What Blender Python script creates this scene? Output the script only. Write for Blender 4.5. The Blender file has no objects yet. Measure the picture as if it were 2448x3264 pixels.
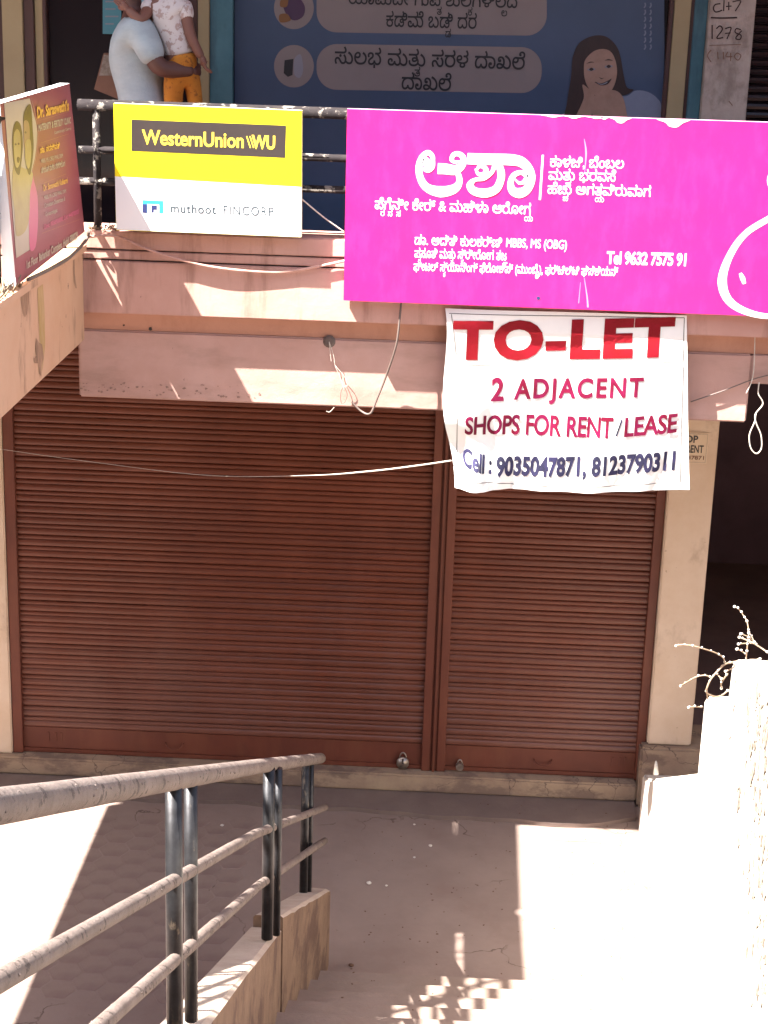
import bpy, bmesh, math, random
from mathutils import Vector, Matrix
from mathutils.geometry import tessellate_polygon, delaunay_2d_cdt
random.seed(7)
SC = bpy.context.scene
COL = SC.collection

# ------------------------------------------------------------------ camera
FPX = 5409.0                       # focal length in photo pixels (photo 2448 x 3264)
Yi = Vector((220, -1617, FPX)).normalized()
Dn = Vector((-578, 18018, FPX)); Dn = (Dn - Dn.dot(Yi) * Yi).normalized()
Zi = -Dn
Xi = Yi.cross(Zi)
RM = Matrix((Xi, Yi, Zi))          # world = RM @ (right, down, forward)
CAM = Vector((0, -10.5, 5.1))
cd = bpy.data.cameras.new('camera'); cam = bpy.data.objects.new('camera', cd); COL.objects.link(cam)
cd.sensor_fit = 'VERTICAL'; cd.sensor_height = 36; cd.lens = FPX / 3264 * 36
cd.clip_start = 0.05; cd.clip_end = 2000
rot = Matrix((RM @ Vector((1, 0, 0)), RM @ Vector((0, -1, 0)), RM @ Vector((0, 0, -1)))).transposed()
cam.matrix_world = Matrix.Translation(CAM) @ rot.to_4x4()
SC.camera = cam

# ------------------------------------------------------------------ light
SUN = Vector((0.56, 0.30, -1.0)).normalized()
EL = math.asin(-SUN.z); AZ = math.atan2(-SUN.x, -SUN.y)   # azimuth of the sun measured from +Y
w = bpy.data.worlds.new('World'); SC.world = w; w.use_nodes = True
nt = w.node_tree; bg = nt.nodes['Background']
sky = nt.nodes.new('ShaderNodeTexSky'); sky.sky_type = 'NISHITA'; sky.sun_disc = False
sky.sun_elevation = EL; sky.sun_rotation = AZ
sky.air_density = 1.0; sky.dust_density = 3.0; sky.ozone_density = 1.0
nt.links.new(sky.outputs[0], bg.inputs[0]); bg.inputs[1].default_value = 0.058
sl = bpy.data.lights.new('sun', 'SUN'); sl.energy = 5.0; sl.angle = math.radians(0.53); sl.color = (1.0, 0.95, 0.87)
so = bpy.data.objects.new('sun', sl); COL.objects.link(so); so.rotation_euler = SUN.to_track_quat('-Z', 'Y').to_euler()
SC.view_settings.view_transform = 'Standard'; SC.view_settings.look = 'None'
SC.view_settings.exposure = 2.9; SC.view_settings.gamma = 1.0; SC.view_settings.use_curve_mapping = False
SC.cycles.max_bounces = 8; SC.cycles.diffuse_bounces = 5

# ------------------------------------------------------------------ helpers
S = 3264 / 2212.0                  # the photo was read on a 1659 x 2212 copy
def P(u, v, X=None, Y=None, Z=None, PL=None):
    d = RM @ Vector((u * S - 1224, v * S - 1632, FPX))
    if PL is not None: t = (PL[0] - CAM).dot(PL[1]) / d.dot(PL[1])
    elif X is not None: t = (X - CAM.x) / d.x
    elif Y is not None: t = (Y - CAM.y) / d.y
    else: t = (Z - CAM.z) / d.z
    return CAM + t * d

def tag(o, label=None, cat=None, group=None, kind=None):
    if label: o['label'] = label
    if cat: o['category'] = cat
    if group: o['group'] = group
    if kind: o['kind'] = kind
    return o
def link(name, me, parent=None, mats=()):
    o = bpy.data.objects.new(name, me); COL.objects.link(o)
    for m in mats: me.materials.append(m)
    if parent is not None: o.parent = parent
    return o
def thing(name, label, cat, loc=(0, 0, 0), group=None):
    o = bpy.data.objects.new(name, None); COL.objects.link(o); o.location = loc; o.empty_display_size = .1
    return tag(o, label, cat, group)
def fin(name, bm, m, parent=None, smooth=False, off=None):
    """bmesh in world coordinates -> object; parented to an Empty at parent.location"""
    me = bpy.data.meshes.new(name)
    if parent is not None:
        t = parent.matrix_basis.translation.copy(); p = parent.parent
        while p is not None: t += p.matrix_basis.translation; p = p.parent
        bmesh.ops.translate(bm, verts=bm.verts, vec=-t)
    bm.to_mesh(me); bm.free()
    if smooth:
        for p in me.polygons: p.use_smooth = True
    return link(name, me, parent, [m] if not isinstance(m, (list, tuple)) else m)
def box(bm, a, b, mi=0):
    x0, y0, z0 = a; x1, y1, z1 = b
    vs = [bm.verts.new(p) for p in ((x0,y0,z0),(x1,y0,z0),(x1,y1,z0),(x0,y1,z0),(x0,y0,z1),(x1,y0,z1),(x1,y1,z1),(x0,y1,z1))]
    for f in ((0,3,2,1),(4,5,6,7),(0,1,5,4),(1,2,6,5),(2,3,7,6),(3,0,4,7)):
        bm.faces.new([vs[i] for i in f]).material_index = mi
def boxo(name, a, b, m, parent=None, bev=0.0, sub=0, jit=0.0):
    bm = bmesh.new(); box(bm, [min(a[i], b[i]) for i in range(3)], [max(a[i], b[i]) for i in range(3)])
    if bev: bmesh.ops.bevel(bm, geom=bm.edges[:], offset=bev, segments=2, affect='EDGES')
    return fin(name, bm, m, parent)
def prism(bm, pts, ax, lo, hi):
    """pts: 2-D outline in the plane perpendicular to axis ax"""
    def mk(p, t):
        q = list(p); q.insert(ax, t); return q
    a = [bm.verts.new(mk(p, lo)) for p in pts]; b = [bm.verts.new(mk(p, hi)) for p in pts]
    n = len(pts)
    tri = tessellate_polygon([[Vector((p[0], p[1], 0)) for p in pts]])
    for t in tri:
        bm.faces.new([a[i] for i in t]); bm.faces.new([b[i] for i in reversed(t)])
    for i in range(n):
        j = (i + 1) % n; bm.faces.new((a[i], a[j], b[j], b[i]))
    bmesh.ops.recalc_face_normals(bm, faces=bm.faces)
def tube(bm, pts, r, seg=10, caps=True, wob=0.0):
    pts = [Vector(p) for p in pts]; rings = []
    up = Vector((0, 0, 1))
    for i, p in enumerate(pts):
        d = (pts[min(i + 1, len(pts) - 1)] - pts[max(i - 1, 0)]).normalized()
        if i == 0: 
            a = d.cross(up) if abs(d.dot(up)) < .95 else d.cross(Vector((1, 0, 0)))
        a = (a - a.dot(d) * d).normalized(); b = d.cross(a)
        rr = r[i] if isinstance(r, (list, tuple)) else r
        rr *= 1 + random.uniform(-wob, wob)
        rings.append([bm.verts.new(p + (a * math.cos(t) + b * math.sin(t)) * rr) for t in [2 * math.pi * k / seg for k in range(seg)]])
    for q in range(len(rings) - 1):
        for k in range(seg):
            f = bm.faces.new((rings[q][k], rings[q][(k + 1) % seg], rings[q + 1][(k + 1) % seg], rings[q + 1][k])); f.smooth = True
    if caps:
        bm.faces.new(rings[0][::-1]); bm.faces.new(rings[-1])
def tubeo(name, pts, r, m, parent=None, seg=10, wob=0.0):
    bm = bmesh.new(); tube(bm, pts, r, seg, True, wob); bmesh.ops.recalc_face_normals(bm, faces=bm.faces)
    return fin(name, bm, m, parent)
def smooth_path(pts, n=8):
    pts = [Vector(p) for p in pts]; out = []
    for i in range(len(pts) - 1):
        p0 = pts[max(i - 1, 0)]; p1 = pts[i]; p2 = pts[i + 1]; p3 = pts[min(i + 2, len(pts) - 1)]
        for k in range(n):
            t = k / n
            out.append(.5 * ((2 * p1) + (-p0 + p2) * t + (2 * p0 - 5 * p1 + 4 * p2 - p3) * t * t + (-p0 + 3 * p1 - 3 * p2 + p3) * t ** 3))
    out.append(pts[-1]); return out
def dup(o, parent=None, loc=None, name=None):
    c = o.copy(); COL.objects.link(c)
    if parent is not None: c.parent = parent
    if loc is not None: c.location = loc
    if name: c.name = name
    for ch in list(o.children): dup(ch, c)
    return c

# ------------------------------------------------------------------ materials
def mat(name, c1, c2=None, rough=.8, metal=0.0, scale=3.0, bump=0.0, bscale=40.0, stretch=(1, 1, 1), stain=None, samt=.5, sscale=1.2, sstretch=(1, 1, .25), edge=(.45, .65), spec=.5, trans=0.0, speck=None, spscale=30., spth=.7, crack=0, world=False):
    m = bpy.data.materials.new(name); m.use_nodes = True
    n = m.node_tree.nodes; l = m.node_tree.links; b = n['Principled BSDF']
    b.inputs['Roughness'].default_value = rough; b.inputs['Metallic'].default_value = metal
    b.inputs['Specular IOR Level'].default_value = spec
    tc = n.new('ShaderNodeTexCoord'); geo = n.new('ShaderNodeNewGeometry')
    def noise(sc, st, det=6):
        mp = n.new('ShaderNodeMapping'); mp.inputs['Scale'].default_value = st
        l.new(geo.outputs['Position'] if world else tc.outputs['Object'], mp.inputs[0])
        t = n.new('ShaderNodeTexNoise'); t.inputs['Scale'].default_value = sc; t.inputs['Detail'].default_value = det; t.inputs['Roughness'].default_value = .65
        l.new(mp.outputs[0], t.inputs[0]); return t.outputs['Fac']
    def ramp(src, a, bb):
        r = n.new('ShaderNodeMapRange'); r.inputs[1].default_value = a; r.inputs[2].default_value = bb; r.clamp = True; r.interpolation_type = 'SMOOTHSTEP'
        l.new(src, r.inputs[0]); return r.outputs[0]
    def mix(f, A, B):
        x = n.new('ShaderNodeMix'); x.data_type = 'RGBA'; l.new(f, x.inputs[0])
        for i, v in ((6, A), (7, B)):
            if isinstance(v, tuple): x.inputs[i].default_value = v
            else: l.new(v, x.inputs[i])
        return x.outputs[2]
    c1 = tuple(c1) + (1,)
    col = None
    if c2 is not None:
        col = mix(ramp(noise(scale, stretch), .3, .7), c1, tuple(c2) + (1,))
    if stain is not None:
        f = ramp(noise(sscale, sstretch, 8), *edge)
        k = n.new('ShaderNodeMath'); k.operation = 'MULTIPLY'; k.inputs[1].default_value = samt; l.new(f, k.inputs[0])
        col = mix(k.outputs[0], col if col is not None else c1, tuple(stain) + (1,))
    if crack:
        wn = n.new('ShaderNodeTexNoise'); wn.inputs['Scale'].default_value = 4; wn.inputs['Detail'].default_value = 6; l.new(tc.outputs['Object'], wn.inputs[0])
        ad = n.new('ShaderNodeVectorMath'); ad.operation = 'MULTIPLY_ADD'; ad.inputs[1].default_value = (.35, .35, .35); l.new(wn.outputs['Color'], ad.inputs[0]); l.new(tc.outputs['Object'], ad.inputs[2])
        vo = n.new('ShaderNodeTexVoronoi'); vo.feature = 'DISTANCE_TO_EDGE'; vo.inputs['Scale'].default_value = crack; l.new(ad.outputs[0], vo.inputs['Vector'])
        f1 = ramp(vo.outputs['Distance'], .007, .002); f2 = ramp(noise(1.1, (1, 1, 1), 2), .5, .56)
        k2 = n.new('ShaderNodeMath'); k2.operation = 'MULTIPLY'; l.new(f1, k2.inputs[0]); l.new(f2, k2.inputs[1])
        col = mix(k2.outputs[0], col if col is not None else c1, (.11, .075, .06, 1))
    if world:
        oi = n.new('ShaderNodeObjectInfo'); rr = n.new('ShaderNodeMapRange'); rr.inputs[3].default_value = .92; rr.inputs[4].default_value = 1.08
        l.new(oi.outputs['Random'], rr.inputs[0]); hs = n.new('ShaderNodeHueSaturation'); l.new(rr.outputs[0], hs.inputs['Value']); l.new(col, hs.inputs['Color']); col = hs.outputs[0]
        sp = n.new('ShaderNodeSeparateXYZ'); l.new(geo.outputs['Position'], sp.inputs[0])
        nz = noise(1.6, (1, 1, .6), 8); ad2 = n.new('ShaderNodeMath'); ad2.operation = 'MULTIPLY_ADD'; ad2.inputs[1].default_value = 2.6; l.new(nz, ad2.inputs[0])
        ng = n.new('ShaderNodeMath'); ng.operation = 'MULTIPLY'; ng.inputs[1].default_value = -.75; l.new(sp.outputs[2], ng.inputs[0]); l.new(ng.outputs[0], ad2.inputs[2])
        fd = ramp(ad2.outputs[0], .1, 1.4); k3 = n.new('ShaderNodeMath'); k3.operation = 'MULTIPLY'; k3.inputs[1].default_value = .55; l.new(fd, k3.inputs[0])
        col = mix(k3.outputs[0], col, (.15, .072, .056, 1))      # road dust, thicker towards the ground
    if speck is not None:
        f = ramp(noise(spscale, (1, 1, 1), 3), spth, spth + .05)
        col = mix(f, col if col is not None else c1, tuple(speck) + (1,))
    if col is None: b.inputs['Base Color'].default_value = c1
    else: l.new(col, b.inputs['Base Color'])
    if bump:
        bp = n.new('ShaderNodeBump'); bp.inputs['Strength'].default_value = bump; bp.inputs['Distance'].default_value = .01
        l.new(noise(bscale, (1, 1, 1), 8), bp.inputs['Height']); l.new(bp.outputs[0], b.inputs['Normal'])
    if trans: b.inputs['Transmission Weight'].default_value = trans
    return m
M = {}
M['pink_plaster'] = mat('pink_plaster', (.44,.245,.20), (.50,.30,.25), .9, bump=.25, bscale=14, scale=2.2, stain=(.22,.11,.08), samt=.6, sscale=4, sstretch=(2.2,1.6,.35), edge=(.5,.72), speck=(.10,.06,.05), spscale=16, spth=.735)
M['pink_beam'] = mat('pink_beam_plaster', (.42,.25,.21), (.48,.305,.265), .9, bump=.35, bscale=10, scale=2, stain=(.22,.14,.11), samt=.5, sscale=3.2, sstretch=(.5,.5,1.6), edge=(.48,.75), speck=(.11,.07,.06), spscale=19, spth=.74)
M['cove'] = mat('orange_cove_paint', (.41,.215,.155), (.38,.195,.14), .9, scale=3, bump=.2, stain=(.25,.11,.07), samt=.4, sscale=4)
M['bridge_plaster'] = mat('bridge_plaster', (.46,.28,.175), (.51,.335,.225), .9, scale=1.5, bump=.2, bscale=14, stain=(.17,.10,.06), samt=.85, sscale=3.2, sstretch=(1,1.5,.5), edge=(.54,.70), speck=(.16,.10,.07), spscale=14, spth=.70)
M['cream'] = mat('cream_plaster', (.54,.415,.30), (.60,.485,.375), .85, scale=3, bump=.2, bscale=20, stain=(.34,.25,.18), samt=.6, sscale=4, sstretch=(1,1,.7), edge=(.55,.7), speck=(.2,.14,.1), spscale=26, spth=.72)
M['sill'] = mat('sill_cement', (.34,.25,.17), (.26,.18,.13), .95, scale=5, bump=.5, bscale=20, stain=(.15,.10,.08), samt=.8, sscale=3, sstretch=(1,1,2), edge=(.47,.60), crack=2.2)
M['shutter'] = mat('shutter_paint', (.130,.037,.0195), (.104,.029,.017), .36, scale=1.3, bump=.05, bscale=60, stain=(.15,.046,.028), samt=.5, sscale=2.0, sstretch=(1,1,.5), spec=.35, world=True, speck=(.07,.03,.022), spscale=45, spth=.715)
M['shutter_frame'] = mat('shutter_frame_paint', (.13,.036,.021), (.10,.028,.0175), .55, scale=3, stain=(.16,.055,.03), samt=.4, sscale=6, spec=.35)
M['concrete'] = mat('court_concrete', (.235,.175,.15), (.195,.14,.12), .95, scale=1.6, bump=.35, bscale=16, stain=(.18,.12,.10), samt=.55, sscale=1.4, sstretch=(1,1,1), edge=(.5,.66), speck=(.10,.07,.06), spscale=14, spth=.70, crack=1.1)
M['apron'] = mat('apron_cement', (.17,.125,.108), (.14,.10,.088), .95, scale=3, bump=.6, bscale=12, stain=(.13,.09,.08), samt=.5, sscale=4, sstretch=(1,1,1))
M['paver'] = mat('paver_cement', (.225,.165,.14), (.19,.135,.115), .95, scale=2, bump=.4, bscale=22, stain=(.17,.11,.1), samt=.5, sscale=1.7, sstretch=(1,1,1))
M['step'] = mat('step_cement', (.225,.17,.145), (.19,.14,.115), .95, scale=2.5, bump=.4, bscale=18, stain=(.2,.14,.11), samt=.4, sscale=3)
M['drip_pink'] = mat('pink_wall_drip', (.25,.135,.105), rough=.95)
M['mould'] = mat('beam_mould', (.20,.13,.105), (.33,.20,.165), .95, scale=30)
M['whitewash'] = mat('whitewashed_plaster', (.60,.56,.50), (.54,.50,.45), .95, scale=2, bump=.4, bscale=14, stain=(.20,.185,.16), samt=.85, sscale=3.4, sstretch=(1,1,.35), edge=(.64,.70))
M['crust'] = mat('grey_crust', (.08,.068,.056), (.26,.225,.19), .95, scale=25, bump=.4)
M['parapet'] = mat('stained_parapet', (.175,.11,.072), (.125,.076,.05), .95, scale=7, stretch=(1,1,1), bump=.6, bscale=12, stain=(.06,.028,.02), samt=.8, sscale=3.2, sstretch=(1,1,.85), edge=(.47,.62), speck=(.06,.03,.02), spscale=20, spth=.68)
M['parapet_top'] = mat('parapet_top_cement', (.40,.33,.27), (.33,.26,.21), .95, scale=6, bump=.5)
M['asphalt'] = mat('street_asphalt', (.075,.072,.07), (.055,.053,.05), .95, scale=1)
M['retain'] = mat('retaining_cement', (.22,.18,.15), (.18,.15,.12), .95, scale=2, bump=.4)
M['rail_dirty'] = mat('dusty_painted_pipe', (.16,.122,.106), (.11,.082,.07), .8, scale=9, bump=.8, bscale=45, stain=(.035,.022,.018), samt=.85, sscale=26, sstretch=(1,1,1), edge=(.57,.61))
M['steel'] = mat('grimy_steel', (.045,.045,.05), (.022,.021,.023), .42, metal=.7, scale=14, bump=.08, bscale=50, stain=(.30,.24,.18), samt=.6, sscale=18, sstretch=(1,1,.4), edge=(.58,.7))
M['railing_paint'] = mat('dark_railing_paint', (.016,.013,.015), (.026,.021,.022), .8, spec=.12, scale=20, bump=.4, bscale=60, stain=(.30,.27,.24), samt=.6, sscale=14, sstretch=(1,1,1), edge=(.54,.60))
M['cable'] = mat('black_cable', (.03,.022,.02), rough=.6)
M['greycable'] = mat('grey_brown_cable', (.11,.08,.07), rough=.6)
M['rope'] = mat('pale_rope', (.55,.50,.44), (.42,.36,.31), .9, scale=60)
M['twig'] = mat('dry_twig', (.30,.22,.15), (.18,.12,.08), .9, scale=40)
M['white'] = mat('sign_white', (.78,.78,.80), rough=.5)
M['yellow'] = mat('sign_yellow', (.93,.78,.01), (.90,.74,.01), rough=.45, scale=2)
M['dark_panel'] = mat('sign_dark_panel', (.030,.021,.020), (.037,.026,.024), rough=.5, scale=3)
M['print_yellow'] = mat('print_yellow', (.9,.66,.06), rough=.5)
M['print_white'] = mat('print_white', (.82,.78,.82), rough=.5)
M['print_grey'] = mat('print_grey', (.035,.055,.07), rough=.5)
M['print_blue'] = mat('print_blue', (.03,.28,.55), (.02,.22,.45), rough=.5)
M['print_navy'] = mat('print_navy', (.02,.03,.12), rough=.5)
M['pink'] = mat('sign_pink', (.66,.0085,.175), (.61,.0075,.155), rough=.5, scale=2.5, stain=(.70,.03,.24), samt=.3, sscale=12, sstretch=(1,1,.4), bump=.06, bscale=60)
M['print_mark'] = mat('print_outline', (.30,.02,.14), rough=.6)
M['clinic'] = mat('clinic_maroon', (.235,.050,.066), (.27,.062,.08), .45, scale=1.5)
M['clinic_pink'] = mat('clinic_pink', (.52,.10,.19), rough=.45)
M['clinic_cream'] = mat('clinic_cream', (.44,.38,.29), (.40,.345,.26), .45, scale=2)
M['clinic_skin'] = mat('clinic_print_skin', (.40,.33,.13), (.33,.25,.10), .45, scale=6)
M['clinic_skin2'] = mat('clinic_print_skin_dark', (.34,.22,.12), (.27,.18,.09), .45, scale=6)
M['clinic_hair'] = mat('clinic_print_hair', (.09,.06,.025), rough=.45)
M['clinic_gold'] = mat('clinic_print_gold', (.66,.36,.05), rough=.45)
M['banner'] = mat('banner_vinyl', (.74,.73,.72), (.70,.69,.68), .5, scale=4)
M['banner_red'] = mat('banner_red', (.17,.0015,.005), (.21,.002,.011), .7, spec=.2, scale=9)
M['banner_magenta'] = mat('banner_magenta', (.12,.001,.016), (.17,.003,.048), .7, spec=.2, scale=12)
M['banner_navy'] = mat('banner_navy', (.012,.012,.028), (.026,.023,.07), .7, spec=.2, scale=12)
M['banner_line'] = mat('banner_line', (.03,.03,.03), rough=.5)
M['blue_film'] = mat('blue_window_film', (.034,.058,.112), (.044,.075,.145), .4, scale=.9)
M['film_grey'] = mat('film_grey_print', (.20,.168,.168), (.18,.15,.15), .5, scale=2)
M['film_ink'] = mat('film_ink', (.010,.010,.014), rough=.5)
M['film_skin'] = mat('film_skin_print', (.31,.195,.15), (.25,.15,.112), .5, scale=8)
M['film_hair'] = mat('film_hair_print', (.020,.010,.010), (.03,.014,.013), .5, scale=8, stretch=(6,1,1))
M['film_shirt'] = mat('film_shirt_print', (.17,.20,.28), (.14,.165,.24), .5, scale=4)
M['film_purple'] = mat('film_purple_print', (.05,.02,.06), rough=.5)
M['film_orange'] = mat('film_orange_print', (.16,.07,.02), rough=.5)
M['film_pale'] = mat('film_pale_print', (.20,.20,.24), rough=.5)
M['teal'] = mat('teal_paint', (.045,.135,.175), (.065,.17,.21), .6, scale=5, stain=(.02,.05,.07), samt=.6, sscale=6)
M['ochre'] = mat('ochre_paint', (.30,.24,.135), (.27,.21,.115), .7, scale=3)
M['brown_frame'] = mat('brown_wood_frame', (.06,.022,.018), (.045,.018,.015), .5, scale=4)
M['grey_pillar'] = mat('grey_pillar_plaster', (.40,.335,.295), (.32,.265,.235), .9, scale=6, bump=.4, stain=(.15,.11,.09), samt=.6, sscale=7, sstretch=(1,1,.6))
M['graffiti'] = mat('graffiti_ink', (.035,.018,.018), rough=.8)
M['graffiti_faint'] = mat('graffiti_faint_ink', (.17,.095,.065), rough=.8)
M['dark_glass'] = mat('dark_glass', (.014,.009,.011), rough=.15, spec=.3)
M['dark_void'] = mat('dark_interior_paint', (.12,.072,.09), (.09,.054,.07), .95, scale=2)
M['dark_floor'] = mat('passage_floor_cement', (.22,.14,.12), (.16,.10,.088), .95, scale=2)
M['walk_tile'] = mat('walkway_tile', (.20,.20,.19), (.14,.14,.13), .5, scale=3)
M['grout'] = mat('dark_grout', (.05,.045,.04), rough=.95)
M['notice'] = mat('blue_notice_paper', (.06,.21,.26), rough=.6)
M['sticker'] = mat('cream_sticker', (.60,.48,.34), rough=.6)
M['lock_steel'] = mat('padlock_steel', (.42,.37,.33), (.24,.2,.17), .35, metal=.8, scale=30)
M['skin_man'] = mat('man_skin', (.095,.036,.027), (.08,.031,.023), .55, scale=8, bump=.05)
M['skin_child'] = mat('child_skin', (.165,.068,.05), (.145,.06,.043), .55, scale=8)
M['tee'] = mat('pale_blue_cotton', (.36,.41,.44), (.29,.335,.365), .9, scale=5, stretch=(1,1,2.2), bump=1.0, bscale=7)
M['floral'] = mat('white_floral_cotton', (.55,.50,.50), (.50,.45,.45), .9, scale=3, bump=.2, bscale=9, stain=(.26,.13,.10), samt=.6, sscale=24, sstretch=(1,1,1), edge=(.535,.57))
M['mustard'] = mat('mustard_print_cotton', (.46,.17,.015), (.38,.13,.012), .9, scale=12, stain=(.16,.05,.01), samt=.7, sscale=30, sstretch=(1,1,1), edge=(.56,.6))
M['hair'] = mat('black_hair', (.012,.010,.010), rough=.6)
M['mask'] = mat('pale_blue_face_mask', (.30,.42,.45), rough=.8)
M['trouser'] = mat('dark_trousers', (.03,.03,.04), rough=.9)
M['bag'] = mat('brown_paper_bag', (.17,.085,.055), (.13,.06,.04), .8, scale=5)
M['bag_print'] = mat('bag_pale_print', (.26,.22,.19), (.10,.07,.05), .7, scale=22)
M['stone'] = mat('pale_pebble', (.55,.50,.45), rough=.9)
M['brown_leaf'] = mat('dead_leaf', (.10,.05,.03), rough=.9)

# ------------------------------------------------------------------ print helpers (flat lettering and shapes)
def flatmesh(name, polys, fn, m, parent, maxedge=None):
    """polys: list of (outer, [holes]) in 2-D; fn maps (u, v, layer) -> world point"""
    bm = bmesh.new()
    for k, pq in enumerate(polys):
        o, hs = pq[0], pq[1]
        if len(pq) > 2:
            vs = [bm.verts.new((p[0], p[1], pq[2] * 1.0)) for p in o]; bm.faces.new(vs); continue
        loops = [[Vector((p[0], p[1], 0)) for p in L] for L in [o] + list(hs)]
        flat = [p for L in loops for p in L]
        try: tris = tessellate_polygon(loops)
        except Exception: continue
        vs = [bm.verts.new((p.x, p.y, (k % 7) * 1.0)) for p in flat]
        for t in tris:
            try: bm.faces.new([vs[i] for i in t])
            except ValueError: pass
    bmesh.ops.remove_doubles(bm, verts=bm.verts, dist=1e-6)
    if maxedge:
        for _ in range(4):
            es = [e for e in bm.edges if e.calc_length() > maxedge]
            if not es: break
            bmesh.ops.subdivide_edges(bm, edges=es, cuts=1)
            bmesh.ops.triangulate(bm, faces=bm.faces)
    for v in bm.verts:
        v.co = fn(v.co.x, v.co.y, v.co.z)
    return fin(name, bm, m, parent)
def contours(ch_text):
    cu = bpy.data.curves.new('t', 'FONT'); cu.body = ch_text; cu.size = 1.0
    ob = bpy.data.objects.new('t', cu); COL.objects.link(ob)
    dg = bpy.context.evaluated_depsgraph_get()
    c2 = ob.evaluated_get(dg).to_curve(dg)
    res = []
    for s in c2.splines:
        bp = s.bezier_points; n = len(bp); pts = []
        for i in range(n):
            a, b = bp[i], bp[(i + 1) % n]
            p0, p1, p2, p3 = a.co, a.handle_right, b.handle_left, b.co
            ch_ = p3 - p0; L_ = max(ch_.length, 1e-6)
            straight = abs((p1 - p0).cross(ch_).z) / L_ < 1e-3 and abs((p2 - p0).cross(ch_).z) / L_ < 1e-3
            q = 1 if straight else 4
            for k in range(q):
                t = k / q
                v = p0 * (1 - t) ** 3 + p1 * 3 * t * (1 - t) ** 2 + p2 * 3 * t * t * (1 - t) + p3 * t ** 3
                if not pts or (Vector((v.x, v.y)) - Vector(pts[-1])).length > 1e-4: pts.append((v.x, v.y))
        if len(pts) > 2: res.append(pts)
    ob.evaluated_get(dg).to_curve_clear()
    bpy.data.objects.remove(ob); bpy.data.curves.remove(cu)
    return res
def area(p): return .5 * sum(p[i][0] * p[(i + 1) % len(p)][1] - p[(i + 1) % len(p)][0] * p[i][1] for i in range(len(p)))
def inside(pt, poly):
    c = False; n = len(poly)
    for i in range(n):
        x1, y1 = poly[i]; x2, y2 = poly[(i + 1) % n]
        if (y1 > pt[1]) != (y2 > pt[1]) and pt[0] < (x2 - x1) * (pt[1] - y1) / (y2 - y1) + x1: c = not c
    return c
def grow(poly, w):
    """move an outline outwards (counter-clockwise outer) or inwards by w"""
    if not w: return poly
    out = []; n = len(poly)
    for i in range(n):
        a = Vector(poly[i - 1]); b = Vector(poly[i]); c = Vector(poly[(i + 1) % n])
        d1 = (b - a); d2 = (c - b)
        if d1.length < 1e-6 or d2.length < 1e-6: out.append(tuple(b)); continue
        n1 = Vector((d1.y, -d1.x)).normalized(); n2 = Vector((d2.y, -d2.x)).normalized()
        m = n1 + n2
        if m.length < .3: out.append(tuple(b)); continue
        m.normalize(); k = min(1 / max(m.dot(n1), .4), 2.0)
        out.append((b.x + m.x * w * k, b.y + m.y * w * k))
    return out
_cache = {}
def glyph(ch, bold=0.0):
    """one character -> list of (outer, holes), non-zero winding so overlapping strokes stay filled"""
    key = (ch, bold)
    if key in _cache: return _cache[key]
    cs = contours(ch)
    if not cs: _cache[key] = []; return []
    big = max(cs, key=lambda p: abs(area(p))); sgn = 1 if area(big) > 0 else -1
    loops = [grow(p if sgn > 0 else p[::-1], bold) for p in cs]
    vs = []; es = []
    for L in loops:
        n0 = len(vs); vs += [Vector(p) for p in L]; es += [(n0 + k, n0 + (k + 1) % len(L)) for k in range(len(L))]
    r = delaunay_2d_cdt(vs, es, [], 0, 1e-5)
    V_, F_ = r[0], r[2]; res = []
    def wind(x, y):
        t = 0
        for L in loops:
            for k in range(len(L)):
                x1, y1 = L[k]; x2, y2 = L[(k + 1) % len(L)]
                if y1 <= y:
                    if y2 > y and (x2 - x1) * (y - y1) - (x - x1) * (y2 - y1) > 0: t += 1
                elif y2 <= y and (x2 - x1) * (y - y1) - (x - x1) * (y2 - y1) < 0: t -= 1
        return t
    for f in F_:
        cx = sum(V_[q].x for q in f) / 3; cy = sum(V_[q].y for q in f) / 3
        if wind(cx, cy) > 0: res.append((V_[f[0]].x, V_[f[0]].y, V_[f[1]].x, V_[f[1]].y, V_[f[2]].x, V_[f[2]].y))
    res = [([(t[0], t[1]), (t[2], t[3]), (t[4], t[5])], []) for t in res]
    _cache[key] = res; return res
_w = {}
def width(s):
    if s not in _w:
        def mx(t):
            cs = contours(t); return max(p[0] for c in cs for p in c)
        _w[s] = mx(s + '|') - mx('|')
    return _w[s]
def layout(text, bold=0.0, track=0.0):
    gn = 0
    """'_x' sets x as a small subscript below the previous letter (stacked Kannada consonants)"""
    out = []; cur = 0.0; i = 0; run = ''
    while i < len(text):
        c = text[i]
        if c == '_':
            s = text[i + 1]; k = .56
            x0 = cur - width(s) * k * .75
            for o, hs in glyph(s, bold):
                out.append(([(x0 + p[0] * k, p[1] * k - .47) for p in o], [], gn % 5))
            gn += 1; i += 2; continue
        if c == 'ಿ': cur -= .13
        if c != ' ':
            # marks are placed by measuring the pair, letters by their own outline
            for o, hs in glyph(c, bold):
                out.append(([(cur + p[0], p[1]) for p in o], [], gn % 5))
            gn += 1
        cur += width(c) + track if c != ' ' else .3 + track
        i += 1
    return out, cur
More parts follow.
